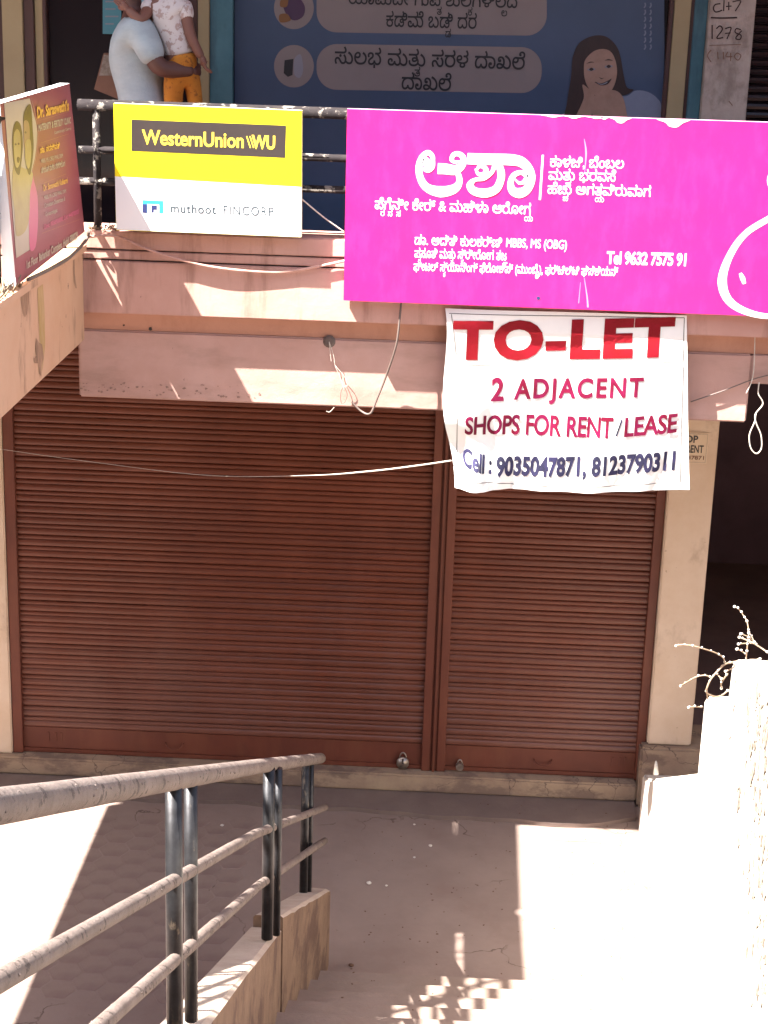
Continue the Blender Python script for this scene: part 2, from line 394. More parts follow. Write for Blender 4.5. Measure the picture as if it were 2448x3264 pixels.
def text(name, s, m, parent, p0, p1, hgt, plane, out, bold=0.0, track=0.0, fn=None, vdir=None, slant=0.0, capref=.7, maxedge=None):
    """p0, p1: ends of the baseline on the 1659 x 2212 copy; hgt: letter height there; plane: dict(Y=..) or dict(X=..)"""
    polys, wid = layout(s, bold, track)
    A = P(*p0, **plane); B = P(*p1, **plane)
    T = P(p0[0], p0[1] - hgt, **plane)
    U = (B - A) / max(wid, .01)
    V = Vector((0, 0, (T - A).length / capref)) if vdir is None else vdir
    o = Vector(out)
    g = fn or (lambda q: q)
    return flatmesh(name, polys, lambda u, v, k: g(A + U * u + V * v + U * (slant * v)) + o * (1 + .06 * k), m, parent, maxedge)
def shape(name, pts, m, parent, plane, out, holes=()):
    o = Vector(out)
    w2 = [P(*p, **plane) for p in pts]
    side = 'Y' not in plane; ax = (1, 2) if side else (0, 2)
    fix = plane.get('X', plane.get('Y'))
    cv = lambda p: (p[ax[0]], p[ax[1]])
    hs = [[cv(P(*p, **plane)) for p in h] for h in holes]
    def f(u, v, k):
        if 'PL' in plane:
            a_, n_ = plane['PL']; return Vector((a_.x - (n_.y * (u - a_.y) + n_.z * (v - a_.z)) / n_.x, u, v)) + o
        return (Vector((fix, u, v)) if 'X' in plane else Vector((u, fix, v))) + o
    return flatmesh(name, [([cv(p) for p in w2], hs)], f, m, parent)
def ell(cx, cy, rx, ry, n=36, a0=0, a1=360):
    return [(cx + rx * math.cos(math.radians(a0 + (a1 - a0) * k / n)), cy + ry * math.sin(math.radians(a0 + (a1 - a0) * k / n))) for k in range(n if a1 - a0 == 360 else n + 1)]
def spl(pts, closed=True, n=5):
    V2 = [Vector((p[0], p[1])) for p in pts]; N = len(V2); out = []
    for i in range(N if closed else N - 1):
        g = (lambda j: V2[j % N]) if closed else (lambda j: V2[max(0, min(N - 1, j))])
        p0, p1, p2, p3 = g(i - 1), g(i), g(i + 1), g(i + 2)
        for k in range(n):
            t = k / n
            q = .5 * ((2 * p1) + (-p0 + p2) * t + (2 * p0 - 5 * p1 + 4 * p2 - p3) * t * t + (-p0 + 3 * p1 - 3 * p2 + p3) * t ** 3)
            out.append((q.x, q.y))
    if not closed: out.append(tuple(V2[-1]))
    return out
def stroke(pts, w, n=6):
    """variable-width brush stroke outline; pts: (x, y) with w a number or list"""
    c = spl(pts, False, n); N = len(c); ws = []
    for i in range(N):
        if isinstance(w, (list, tuple)):
            t = i / (N - 1) * (len(w) - 1); k = min(int(t), len(w) - 2); ws.append(w[k] + (w[k + 1] - w[k]) * (t - k))
        else: ws.append(w)
    L = []; R = []
    for i in range(N):
        a = Vector(c[max(i - 1, 0)]); b = Vector(c[min(i + 1, N - 1)]); d = (b - a)
        if d.length < 1e-6: continue
        d.normalize(); nn = Vector((-d.y, d.x)) * ws[i] / 2; p = Vector(c[i])
        L.append(p + nn); R.append(p - nn)
    quads = []
    for i in range(len(L) - 1):
        quads.append([tuple(L[i]), tuple(L[i + 1]), tuple(R[i + 1]), tuple(R[i])])
    return quads
def strokes(name, lst, m, parent, plane, out, fnmap=lambda x, y: (x, y)):
    """lst of (pts, width); each drawn as touching quads joined in one mesh"""
    bm = bmesh.new(); o = Vector(out)
    for j, (pts, wd) in enumerate(lst):
        for q in stroke(pts, wd):
            vs = [bm.verts.new(P(*fnmap(*p), **plane) + o * (1 + .12 * j)) for p in q]
            try: bm.faces.new(vs)
            except ValueError: pass
    bmesh.ops.remove_doubles(bm, verts=bm.verts, dist=1e-6)
    return fin(name, bm, m, parent)

# ================================================================== GROUND AND COURT
YF, YB = -1.45, -1.36             # fascia face, lower beam face
COUT = (0, -1, 0)
floor = tag(boxo('court_floor', (-8, -10.2, -.3), (6.4, .0, 0), M['concrete']), kind='structure')
# street level ground around the sunken court (real pit)
gb = bmesh.new()
for a, b in (((-400, -400, 3.2), (400, -10.2, 3.45)), ((-400, -10.2, 3.2), (-8, 400, 3.45)), ((6.4, -10.2, 3.2), (400, 400, 3.45)), ((-8, 9, 3.2), (6.4, 400, 3.45))):
    box(gb, a, b)
tag(fin('street_ground', gb, M['asphalt']), kind='structure')
rw = thing('retaining_wall', 'grey cement retaining walls around the sunken court', 'wall', (-8, -10.2, 0))
boxo('wall_panel', (-8.2, -10.2, 0), (-8, 0, 3.44), M['retain'], rw)
boxo('wall_panel', (-8.2, -10.4, 0), (-.98, -10.2, 3.44), M['retain'], rw)
boxo('wall_panel', (1.75, -10.4, 0), (6.4, -10.2, 3.44), M['retain'], rw)
boxo('wall_panel', (6.4, -10.2, 0), (6.6, 0, 3.44), M['retain'], rw)

# unseen block added behind the camera: shuts out low sky to deepen the shade
opp = thing('sky_block_building', 'plain three storey block added unseen behind the viewer to shut out low sky', 'building', (0, -20, 3.45))
boxo('wall', (-26, -30, 3.45), (26, -19, 12.2), M['retain'], opp)
for i in range(12):
    for j in range(2): boxo('window', (-24 + i * 4.1, -18.99, 5 + j * 3.6), (-22.4 + i * 4.1, -18.95, 6.6 + j * 3.6), M['dark_glass'], opp)

# hexagonal pavers left of the stair
hexm = None; R_ = .098; k = 0
for r in range(12):
    for c in range(15):
        x = -3.25 + c * R_ * 1.5 * 1.025 ; y = -.62 - r * R_ * math.sqrt(3) * 1.025 - (c % 2) * R_ * .9
        if x > -1.05 + .1 * math.sin(r * 2.1) : continue
        if hexm is None:
            bm = bmesh.new(); prism(bm, [(R_ * math.cos(math.radians(60 * a)), R_ * math.sin(math.radians(60 * a))) for a in range(6)], 2, 0, .012)
            bmesh.ops.bevel(bm, geom=[e for e in bm.edges if all(v.co.z > .01 for v in e.verts)], offset=.004, segments=1, affect='EDGES')
            ho = fin('paver', bm, M['paver'], floor); hexm = ho
        else: ho = dup(hexm, floor)
        ho.location = (x, y, random.uniform(-.0112, -.0102)); ho.rotation_euler = (random.uniform(-.006, .006), random.uniform(-.006, .006), 0)

# apron strip before the shutters, its front edge wavy
pts = [(-3.4, -.06), (-3.4, -.5)]
for i in range(60):
    x = -3.3 + i * .08
    yb = -.425 - .05 * math.sin(x * 1.1) - .012 * math.sin(x * 7 + 1) - .008 * math.sin(x * 17)
    if x > 1.05: yb += (x - 1.05) * .32
    pts.append((x, yb))
pts.append((1.43, -.06))
bm = bmesh.new(); prism(bm, pts, 2, -.02, .028)
tag(fin('apron', bm, M['apron']), kind='structure')

# stairs
stair = thing('stairs', None, None, (0, -2.54, 0)); tag(stair, kind='structure')
RS, TR = .15, .33
ns = 23
for i in range(ns):
    y1 = -2.54 - i * TR; z = RS * (i + 1)
    bm = bmesh.new(); x0 = -.62
    box(bm, (x0, y1 - TR - (.0 if i < ns - 1 else .8), 0), (1.424, y1, z if z < 3.45 else 3.448))
    es = [e for e in bm.edges if all(abs(v.co.z - max(q.co.z for q in bm.verts)) < 1e-5 and abs(v.co.y - y1) < 1e-5 for v in e.verts)]
    bmesh.ops.bevel(bm, geom=es, offset=.012, segments=2, affect='EDGES')
    fin('step', bm, M['step'], stair)

# left parapet of the stair, far end flared to the right, top broken into two lifts
par = thing('stair_parapet', 'low stained cement parapet with dark streaks on the left side of the stairs', 'wall', (-.6, -2.3, 0))
def parapet_seg(name, a, b, za0, zb0, th, m, zbase=0.0, n=14):
    """a, b: (x, y) of the right face; za0/zb0 top heights"""
    bm = bmesh.new(); d = (Vector(b) - Vector(a)); L = []; 
    for k in range(n + 1):
        t = k / n; p = Vector(a) + d * t; z = za0 + (zb0 - za0) * t
        j = random.uniform(-.008, .008)
        L.append([bm.verts.new((p.x, p.y, zbase)), bm.verts.new((p.x, p.y, z * .6)), bm.verts.new((p.x, p.y, z - .012 + j * .6)), bm.verts.new((p.x - .018 + j, p.y, z + j * .4)), bm.verts.new((p.x - th + .01, p.y, z)), bm.verts.new((p.x - th, p.y, z - .01)), bm.verts.new((p.x - th, p.y, zbase))])
    for k in range(n):
        for q in range(6):
            f = bm.faces.new((L[k][q], L[k][q + 1], L[k + 1][q + 1], L[k + 1][q])); f.material_index = 1 if q in (2, 3, 4) else 0
    bm.faces.new(L[0]); bm.faces.new(L[-1][::-1])
    bmesh.ops.recalc_face_normals(bm, faces=bm.faces)
    return fin(name, bm, [m, M['parapet_top']], par)
parapet_seg('end_section', (-.471, -2.255), (-.598, -3.72), .475, 1.145, .135, M['parapet'])
parapet_seg('main_section', (-.604, -3.722), (-.604, -10.2), 1.085, 1.085 + 6.478 * .4545, .145, M['parapet'])

# right stepped parapet
rp = thing('stepped_wall', 'whitewashed stepped wall climbing beside the stairs on the right', 'wall', (1.42, -.445, 0))
prof = [(-.445, 0), (-.445, .385), (-.475, .40), (-.62, .435), (-2.425, 1.335), (-2.43, 1.75), (-2.50, 1.80), (-3.05, 2.02), (-3.07, 2.20), (-3.14, 2.25), (-4.2, 2.66), (-7, 3.95), (-10.2, 4.3), (-10.2, 0)]
bm = bmesh.new(); prism(bm, prof, 0, 1.424, 1.78)
es = [e for e in bm.edges if abs(e.verts[0].co.x - e.verts[1].co.x) < 1e-5 and e.verts[0].co.z > .1 and e.verts[0].co.x < 1.5]
bmesh.ops.bevel(bm, geom=es, offset=.014, segments=2, affect='EDGES')
fin('wall_body', bm, M['whitewash'], rp)
# crusted plaster patches that stand a little proud of the wall top and face
bm = bmesh.new()
for i in range(230):
    v = random.uniform(1490, 2180); t_ = (v - 1490) / 700
    c = P(random.gauss(1640 + 6 * t_, 19), v, X=1.4235)
    if random.random() < t_ * .6: continue
    ry = random.uniform(.006, .03); rz = ry * random.uniform(.8, 3.5)
    pp = [(c.y + ry * random.uniform(.3, 1) * math.cos(a), c.z + rz * random.uniform(.3, 1) * math.sin(a)) for a in [k * math.pi / 5 for k in range(10)]]
    prism(bm, pp, 0, 1.4235 - random.uniform(.002, .006), 1.4245)
fin('plaster_crust', bm, M['crust'], rp)['kind'] = 'stuff'

# ================================================================== BUILDING
bld = thing('commercial_building', 'two storey pink plastered shop building with brown roller shutters below', 'building', (0, 0, 0))
# lower wall pieces
boxo('pillar', (-3.6, -.06, .15), (-2.775, .25, 3.4), M['cream'], bld, bev=.008)
boxo('wall', (-8, .0, 0), (-3.605, .2, 3.4), M['cream'], bld)
pr = boxo('pillar', (1.485, -.09, .44), (1.775, .4, 3.4), M['cream'], bld, bev=.01)
boxo('plinth', (1.44, -.14, 0), (2.05, .3, .435), M['sill'], bld, bev=.015)
boxo('sill', (-8, -.12, .03), (1.438, .05, .152), M['sill'], bld, bev=.012)
# fascia (two bands split by open grooves), cove and lower beam
X0, X1 = -8, 6.4
boxo('fascia_band', (X0, YF + .004, 3.79), (X1, -1.1, 3.885), M['pink_plaster'], bld, bev=.006)
boxo('fascia_band', (X0, YF + .012, 3.735), (X1, -1.1, 3.782), M['pink_plaster'], bld, bev=.004)
boxo('fascia_groove', (X0, YF + .035, 3.72), (X1, -1.12, 3.80), M['grout'], bld)
boxo('fascia', (X0, YF, 3.442), (X1, -1.1, 3.727), M['pink_plaster'], bld, bev=.005)
bm = bmesh.new(); prism(bm, [(YF + .06, 3.4415), (YB - .012, 3.40), (YB + .004, 3.36), (YB + .012, 3.3345), (-1.1, 3.3345), (-1.1, 3.4415)], 0, X0, X1)
fin('cove', bm, M['cove'], bld)
boxo('beam', (-1.985, YB, 2.952), (1.70, -1.05, 3.333), M['pink_beam'], bld, bev=.009)
boxo('beam', (1.701, YB + .003, 3.17), (X1, -1.05, 3.332), M['pink_beam'], bld, bev=.006)
boxo('soffit', (X0, -1.05, 3.40), (X1, .3, 3.52), M['cream'], bld)
# upper walkway floor and tiles
boxo('walkway_slab', (X0, -1.1, 3.525), (X1, .3, 3.60), M['grout'], bld)
tb = None
for i in range(9):
    for j in range(5):
        x = -3.3 + i * .33; y = -1.08 + j * .22
        if tb is None:
            tb = boxo('floor_tile', (0, 0, 0), (.32, .21, .012), M['walk_tile'], bld, bev=.002); t = tb
        else: t = dup(tb, bld)
        t.location = (x, y, 3.6)
# roof slab above the walkway (shades it)
boxo('roof_slab', (X0, -1.86, 6.35), (X1, 9, 6.6), M['pink_plaster'], bld)
boxo('back_wall', (X0, 8.8, 0), (X1, 9, 6.35), M['cream'], bld)
boxo('side_wall', (X0 - .2, .0, 0), (X0, 9, 6.35), M['cream'], bld)
boxo('side_wall', (X1, .0, 0), (X1 + .2, 9, 6.35), M['cream'], bld)
# passage at the right: dark recess
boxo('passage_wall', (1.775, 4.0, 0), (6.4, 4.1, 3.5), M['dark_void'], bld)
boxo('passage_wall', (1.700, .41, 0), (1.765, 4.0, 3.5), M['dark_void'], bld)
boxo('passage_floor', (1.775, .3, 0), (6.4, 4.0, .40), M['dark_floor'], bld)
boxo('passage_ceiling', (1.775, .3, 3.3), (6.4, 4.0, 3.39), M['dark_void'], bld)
boxo('passage_step', (2.05, -.35, 0), (6.4, .3, .36), M['sill'], bld, bev=.01)

# ---- roller shutters
def roller_shutter(x0, x1, lab):
    rs = thing('roller_shutter', None, None, (0, 0, 0)); rs.parent = bld; rs['label'] = lab
    pitch = .0757; z0 = .335
    prof = [(.003, 0), (-.005, .001), (-.010, .006), (-.0125, .014), (-.0125, .024), (-.010, .034), (-.005, .041), (.000, .0435), (.000, .0460), (-.006, .048), (-.0095, .053), (-.010, .059), (-.008, .066), (-.002, .0715), (.008, .073), (.008, .0757)]
    bm = bmesh.new(); rows = []
    for y, z in prof: rows.append((bm.verts.new((x0, y, z)), bm.verts.new((x1, y, z))))
    for a, b in zip(rows, rows[1:]): 
        f = bm.faces.new((a[0], a[1], b[1], b[0])); f.smooth = False
    first = fin('slat', bm, M['shutter'], rs)
    for i in range(36):
        s = first if i == 0 else dup(first, rs)
        s.location = (0, random.uniform(-.0012, .0012), z0 + i * pitch)
        s.rotation_euler = (random.uniform(-.007, .007), random.uniform(-.0006, .0006), 0)
    bm = bmesh.new(); box(bm, (x0, -.008, .185), (x1, .01, .334)); box(bm, (x0, -.022, .156), (x1, .01, .184))
    bb = fin('bottom_bar', bm, M['shutter_frame'], rs)
    cx = (x0 + x1) / 2 + (.02 if x1 > 1 else -.32)
    hp = [Vector((cx + .06 * math.cos(a), -.012 - .03 * abs(math.sin(a)), .262 - .035 * math.sin(a))) for a in [math.pi * k / 8 for k in range(9)]]
    tubeo('handle', hp, .0045, M['shutter_frame'], rs, 6)
    bx = x1 - .16 if x1 > 1 else x0 + .17
    for q in (0, .05, .085): boxo('rivet_plate', (bx + q, -.0135, .235), (bx + q + .014, -.0085, .30), M['shutter_frame'], rs)
    return rs
roller_shutter(-2.715, -.004, 'wide brown roller shutter on the left')
roller_shutter(.150, 1.428, 'narrower brown roller shutter on the right, behind the hanging banner')
for a, b in ((-2.772, -2.705), (-.006, .052), (.095, .152), (1.424, 1.483)):
    bm = bmesh.new(); box(bm, (a, -.045, .153), (b, .03, 3.1)); bmesh.ops.bevel(bm, geom=bm.edges[:], offset=.004, segments=1, affect='EDGES')
    fin('shutter_guide', bm, M['shutter_frame'], bld)
boxo('centre_strip', (.0525, -.032, .153), (.0945, .03, 3.1), M['shutter_frame'], bld)
boxo('centre_rib', (.066, -.062, .155), (.081, -.0325, 3.1), M['shutter_frame'], bld, bev=.003)
boxo('shutter_box', (-2.77, .04, 3.0), (1.48, .3, 3.39), M['dark_void'], bld)
boxo('inner_wall', (-2.77, .25, .16), (1.48, .3, 3.0), M['dark_void'], bld)

# ---- upper facade
ZU0, ZU1 = 3.6, 6.34
def up(name, u0, u1, m, y0=-.03, z0=ZU0, z1=ZU1, bev=.004):
    a = P(u0, 120, Y=0).x; b = P(u1, 120, Y=0).x
    return boxo(name, (a, y0, z0), (b, .12, z1), m, bld, bev=bev)
boxo('upper_wall', (X0, .02, ZU0), (P(10, 120, Y=0).x, .12, ZU1), M['brown_frame'], bld)
up('pilaster', 12, 56, M['ochre'], -.06)
up('door_frame', 56.5, 78, M['brown_frame'], -.04)
up('door_stile', 78.5, 96, M['ochre'], -.015)
up('door_frame', 96.5, 104, M['brown_frame'], -.03)
up('glass_door', 104.5, 412, M['dark_glass'], .03)
up('door_frame', 412.5, 430, M['brown_frame'], -.04)
up('pilaster', 430.5, 455, M['ochre'], -.06)
up('painted_strip', 455.5, 505, M['teal'], -.05)
up('glass_front', 505.5, 1436, M['dark_glass'], .0)
up('window_frame', 1436.5, 1446, M['brown_frame'], -.05)
up('pilaster', 1446.5, 1482, M['ochre'], -.06)
up('window_frame', 1482.5, 1490, M['brown_frame'], -.04)
up('painted_strip', 1490.5, 1519, M['teal'], -.03)
gp = up('pillar', 1519.5, 1617, M['grey_pillar'], -.10)
# dark louvred shutter at upper right
lx0 = P(1618, 120, Y=0).x
boxo('upper_wall', (lx0 + .0, .02, ZU0), (X1, .12, ZU1), M['dark_void'], bld)
sb = None
for i in range(30):
    z = 4.3 + i * .05
    if sb is None:
        bm = bmesh.new(); rows = [(bm.verts.new((lx0 + .01, y, zz)), bm.verts.new((3.4, y, zz))) for y, zz in ((0, 0), (-.014, .008), (-.018, .024), (-.012, .038), (0, .044))]
        for a, b in zip(rows, rows[1:]): bm.faces.new((a[0], a[1], b[1], b[0]))
        sb = fin('louvre', bm, M['dark_glass'], bld); s = sb
    else: s = dup(sb, bld)
    s.location = (0, 0, z)

# window film poster with rounded text panels and a smiling woman
film = thing('window_poster', 'large blue window film with grey Kannada text panels and a smiling woman', 'poster', (0, -.012, 4.2))
PY = dict(Y=-.004)
shape('film_sheet', [(507, -120), (1435, -90), (1435, 640), (507, 620)], M['blue_film'], film, PY, (0, -.002, 0))
def rrect(x0, y0, x1, y1, sk=0.032):
    r = (y1 - y0) / 2; cy = (y0 + y1) / 2
    return ([(x0 + r - r * math.sin(math.radians(a)), cy - r * math.cos(math.radians(a)) ) for a in range(0, 181, 10)] +
            [(x1 - r + r * math.sin(math.radians(a)), cy + (x1 - x0) * sk + r * math.cos(math.radians(a))) for a in range(0, 181, 10)])
def pill(x0, y0, y1, x1, sk=.014):
    r = 44; pts = []
    for (cx, cy, a0) in ((x0 + r, y0 + r, 180), (x1 - r, y0 + r + (x1 - x0) * sk, 270), (x1 - r, y1 - r + (x1 - x0) * sk, 0), (x0 + r, y1 - r, 90)):
        for k in range(0, 91, 10): pts.append((cx + r * math.cos(math.radians(a0 + k)), cy + r * math.sin(math.radians(a0 + k))))
    return pts
shape('text_panel', pill(684, -60, 70, 1181), M['film_grey'], film, PY, (0, -.004, 0))
shape('text_panel', pill(684, 95, 194, 1170), M['film_grey'], film, PY, (0, -.004, 0))
shape('icon_disc', ell(635, 17, 43, 46), M['film_grey'], film, PY, (0, -.004, 0))
shape('icon_disc', ell(635, 143, 43, 46), M['film_grey'], film, PY, (0, -.004, 0))
shape('icon', spl([(612, 2), (640, -8), (658, 12), (655, 35), (635, 44), (618, 30)]), M['film_purple'], film, PY, (0, -.006, 0))
shape('icon', spl([(607, 0), (622, -6), (620, 14), (606, 14)]), M['film_orange'], film, PY, (0, -.008, 0))
shape('icon', spl([(604, 32), (620, 30), (628, 44), (606, 48)]), M['film_orange'], film, PY, (0, -.008, 0))
shape('icon', [(615, 130), (634, 127), (632, 162), (622, 166), (613, 158)], M['film_ink'], film, PY, (0, -.006, 0))
shape('icon', spl([(636, 128), (650, 118), (655, 150), (648, 168), (636, 160)]), M['film_pale'], film, PY, (0, -.006, 0))
FT = (0, -.007, 0)
text('lettering', 'ಯಾವುದೇ ಗುಪ_ತ ಶುಲ_ಕಗಳಿಲ_ಲದ', M['film_ink'], film, (752, 8), (1118, 17), 28, PY, FT, .008)
text('lettering', 'ಕಡಿಮೆ ಬಡ_ಡಿ ದರ', M['film_ink'], film, (833, 57), (1030, 62), 30, PY, FT, .008)
text('lettering', 'ಸುಲಭ ಮತ_ತು ಸರಳ ದಾಖಲೆ', M['film_ink'], film, (722, 137), (1134, 150), 33, PY, FT, .008)
text('lettering', 'ದಾಖಲೆ', M['film_ink'], film, (866, 192), (975, 196), 33, PY, FT, .008)
def t3(x, y): return ((1600 + x / 1.956) / S, (y / 1.956) / S)
def sp3(name, pts, m, d, sm=True): return shape(name, (spl([t3(*p) for p in pts]) if sm else [t3(*p) for p in pts]), m, film, PY, (0, d, 0))
sp3('printed_figure', [(360,760),(395,700),(440,640),(600,560),(760,600),(830,565),(900,570),(960,605),(995,660),(995,760)], M['film_shirt'], -.006)
sp3('printed_hair', [(400,760),(405,640),(430,480),(440,360),(480,270),(560,225),(640,225),(700,270),(735,340),(760,480),(780,545),(820,560),(760,595),(690,590),(640,680),(600,760)], M['film_hair'], -.008)
sp3('printed_neck', [(590,580),(690,560),(750,600),(775,700),(770,760),(600,760),(560,690)], M['film_skin'], -.010)
sp3('printed_face', [(510,420),(520,370),(570,320),(630,305),(680,325),(710,390),(715,470),(690,550),(640,600),(590,600),(540,550),(515,490)], M['film_skin'], -.012)
sp3('printed_hand', [(500,530),(525,540),(575,590),(570,640),(540,760),(450,760),(490,660),(510,600)], M['film_skin'], -.014)
for q in ([(525,400),(550,388),(575,392),(550,394)], [(640,380),(665,372),(690,382),(665,378)]): sp3('printed_brow', [(a, b - 4) for a, b in q] , M['film_hair'], -.016)
for cx, cy in ((556, 432), (664, 414)):
    sp3('printed_eye', [(cx - 26, cy + 3), (cx, cy - 10), (cx + 26, cy - 2), (cx, cy + 10)], M['film_pale'], -.016)
    sp3('printed_eye', [(cx - 14, cy), (cx, cy - 11), (cx + 14, cy - 1), (cx, cy + 9)], M['film_hair'], -.018)
sp3('printed_mouth', [(578,510),(620,518),(662,500),(682,490),(660,522),(622,532),(594,522)], M['film_hair'], -.016)
sp3('printed_mouth', [(592,514),(622,522),(656,508),(650,518),(622,528),(602,522)], M['film_pale'], -.018)
sp3('printed_nose', [(604,480),(618,492),(636,484),(620,487)], M['film_hair'], -.016)
strokes('side_print', [([(1393 + 12 * c, 6 + i * 15), (1394 + 12 * c, 12 + i * 15), (1391 + 12 * c, 17 + i * 15)], 3.2) for c in range(2) for i in range(7)], M['film_shirt'], film, PY, (0, -.005, 0))
# graffiti on the grey pillar
gf = tag(strokes('graffiti', [
    ([(1556,8),(1545,10),(1541,18),(1546,26),(1560,22)], 2.6), ([(1564,0),(1563,24)], 2.4), ([(1568,14),(1580,13)], 2.4), ([(1574,4),(1574,22)], 2.4), ([(1582,4),(1600,2),(1588,24)], 2.4),
    ([(1535,38),(1560,39),(1592,38)], 3), ([(1538,54),(1538,84)], 2.6), ([(1547,62),(1555,56),(1560,64),(1548,82),(1562,81)], 2.6),
    ([(1566,62),(1579,60),(1570,84)], 2.4), ([(1566,72),(1578,71)], 2.2), ([(1600,64),(1590,62),(1588,70),(1600,76),(1598,85),(1589,82),(1602,66)], 2.4)],
    M['graffiti'], gp, dict(Y=-.10), (0, -.003, 0)))
strokes('graffiti', [([(1536,108),(1528,120),(1536,134)], 2), ([(1550,112),(1551,128)], 2), ([(1562,112),(1563,128)], 2), ([(1572,112),(1568,122),(1582,122)], 2), ([(1578,114),(1578,132)], 2), ([(1592,114),(1586,122),(1594,130),(1600,120),(1592,114)], 2),
    ([(1532,98),(1600,96)], 1.2), ([(1574,218),(1582,228)], 2)], M['graffiti_faint'], gp, dict(Y=-.10), (0, -.003, 0))

nb = thing('door_notice', 'blue paper notice stuck on the dark glass door above the man', 'notice', (0, .02, 5))
shape('paper', [(222, -60), (262, -60), (262, 74), (222, 73)], M['notice'], nb, dict(Y=.026), (0, -.002, 0))
for i, (a, b) in enumerate(((228, 258), (228, 250), (228, 256), (228, 246))):
    shape('print_line', [(a, 2 + i * 16), (b, 2 + i * 16), (b, 5 + i * 16), (a, 5 + i * 16)], M['film_pale'], nb, dict(Y=.026), (0, -.004, 0))

# ================================================================== FOOTBRIDGE
XBR = -1.93; XBL = -3.80
def brx(y): return XBR + (YF - y) * .008      # bridge drifts slightly to the right towards the street
br = thing('footbridge', 'plastered concrete footbridge from the street to the upper walkway', 'bridge', (-2.9, -5.5, 3.3))
bm = bmesh.new()
def bslab(bm, dx0, dx1, z0, z1, ya=YF - .003, yb=-10.2, left=None):
    vs = []
    for y in (ya, yb):
        xr = brx(y) + dx1; xl = (brx(y) + dx0) if left is None else left
        vs += [bm.verts.new((xl, y, z0)), bm.verts.new((xr, y, z0)), bm.verts.new((xr, y, z1)), bm.verts.new((xl, y, z1))]
    for f in ((0,1,2,3),(4,7,6,5),(0,4,5,1),(1,5,6,2),(2,6,7,3),(3,7,4,0)): bm.faces.new([vs[i] for i in f])
    bmesh.ops.recalc_face_normals(bm, faces=bm.faces)
bslab(bm, 0, -.12, 3.36, 3.56, left=XBL); fin('deck', bm, M['walk_tile'], br)
bm = bmesh.new(); bslab(bm, -.12, 0, 3.295, 3.775); fin('side_beam', bm, M['bridge_plaster'], br)
bm = bmesh.new(); bslab(bm, -.14, .022, 3.777, 3.812); fin('coping', bm, M['bridge_plaster'], br)
boxo('side_beam', (XBL - .1, YF - .003, 3.295), (XBL, -10.2, 3.80), M['bridge_plaster'], br)

PB = dict(PL=(Vector((brx(YF) , YF, 3.5)), Vector((1, .008, 0)).normalized()))
def zt(x, y): return ((x / 1.508) / S, (700 + y / 1.508) / S)
def drip(pts, m, d=.0015): shape('drip_stain', [zt(*p) for p in pts], m, br, PB, (d, 0, 0))
M['drip_dark'] = mat('mould_drip', (.19,.115,.075), (.36,.225,.14), .95, scale=18, stretch=(1, 1.5, .4)); M['drip_ochre'] = mat('ochre_drip', (.34,.23,.085), (.44,.31,.17), .95, scale=20, stretch=(1, 1.5, .3))
drip([(92,330),(112,322),(140,345),(138,400),(128,455),(118,470),(108,450),(100,400)], M['drip_dark'])
drip([(178,330),(205,310),(212,420),(216,600),(206,700),(200,730),(192,640),(184,480)], M['drip_ochre'])
drip([(172,570),(184,590),(200,600),(208,660),(200,700),(196,755),(186,740),(184,690),(164,690),(160,668),(172,655),(168,620)], M['drip_dark'], .003)
drip([(350,190),(357,188),(358,260),(368,330),(362,330),(353,300)], M['drip_dark'])
drip([(398,170),(402,170),(403,240),(399,245)], M['drip_dark'])
# ---- railings
def railing(name, lab, pts, posts, hz, tr=.030, rr=.020, grp=None):
    a = thing(name, lab, 'railing', pts[0])
    tubeo('top_rail', [(x, y, hz[0]) for x, y, _ in pts], tr, M['railing_paint'], a, 12)
    for h in hz[1:]:
        tubeo('rail', [(x, y, h) for x, y, _ in pts], rr, M['railing_paint'], a, 8)
    for x, y in posts:
        tubeo('post', [(x, y, 3.78 if name != 'x' else 0), (x, y, hz[0] - tr * .5)], .021, M['railing_paint'], a, 8)
    return a
zr = P(200, 228, Y=-1.44).z
hz = [zr, P(200, 325, Y=-1.44).z, P(200, 393, Y=-1.44).z]
wr = railing('walkway_railing', 'dark pipe railing with three bars along the upper walkway', [(-1.95, -1.40, 0), (6.3, -1.40, 0)], [(-1.855, -1.40), (-.45, -1.40), (1.0, -1.40), (2.5, -1.40)], hz)
b1 = railing('bridge_railing', 'dark pipe railing on the right edge of the footbridge behind the maroon board', [(brx(-1.5) - .07, -1.5, 0), (brx(-10) - .07, -10.1, 0)], [(brx(y) - .07, y) for y in (-1.62, -3.0, -4.4, -5.8, -7.2, -8.6)], [zr + .02, hz[1] + .01, hz[2] + .01])
b2 = railing('bridge_railing', 'dark pipe railing on the far left edge of the footbridge', [(XBL - .05, -1.5, 0), (XBL - .05, -10.1, 0)], [(XBL - .05, y) for y in (-1.62, -3.0, -4.4, -5.8, -7.2, -8.6)], [zr + .02, hz[1] + .01, hz[2] + .01])
# vertical bars on the nearer part of the bridge railing (their shadows cross the steps)
for i in range(24):
    y = -3.86 - i * .25
    tubeo('baluster', [(brx(y) - .07, y, 3.79), (brx(y) - .07, y, zr)], .020, M['railing_paint'], b1, 6)

nbd = thing('shade_board', 'unseen plain white board added on the footbridge railing to shade the court', 'sign', (-1.9, -3.4, 4.2))  # unseen board, added so its shadow and the slit below fall on the court
boxo('panel', (-2.005, -3.78, 4.05), (-1.98, -3.0, 4.64), M['white'], nbd)
nbd2 = thing('shade_board', 'second unseen white board added on the footbridge railing for shade near the street end', 'sign', (-1.85, -7.9, 4.2))  # another unseen board, added to cast shade near the street end
boxo('panel', (-1.86, -9.0, 3.86), (-1.83, -7.0, 4.62), M['white'], nbd2)

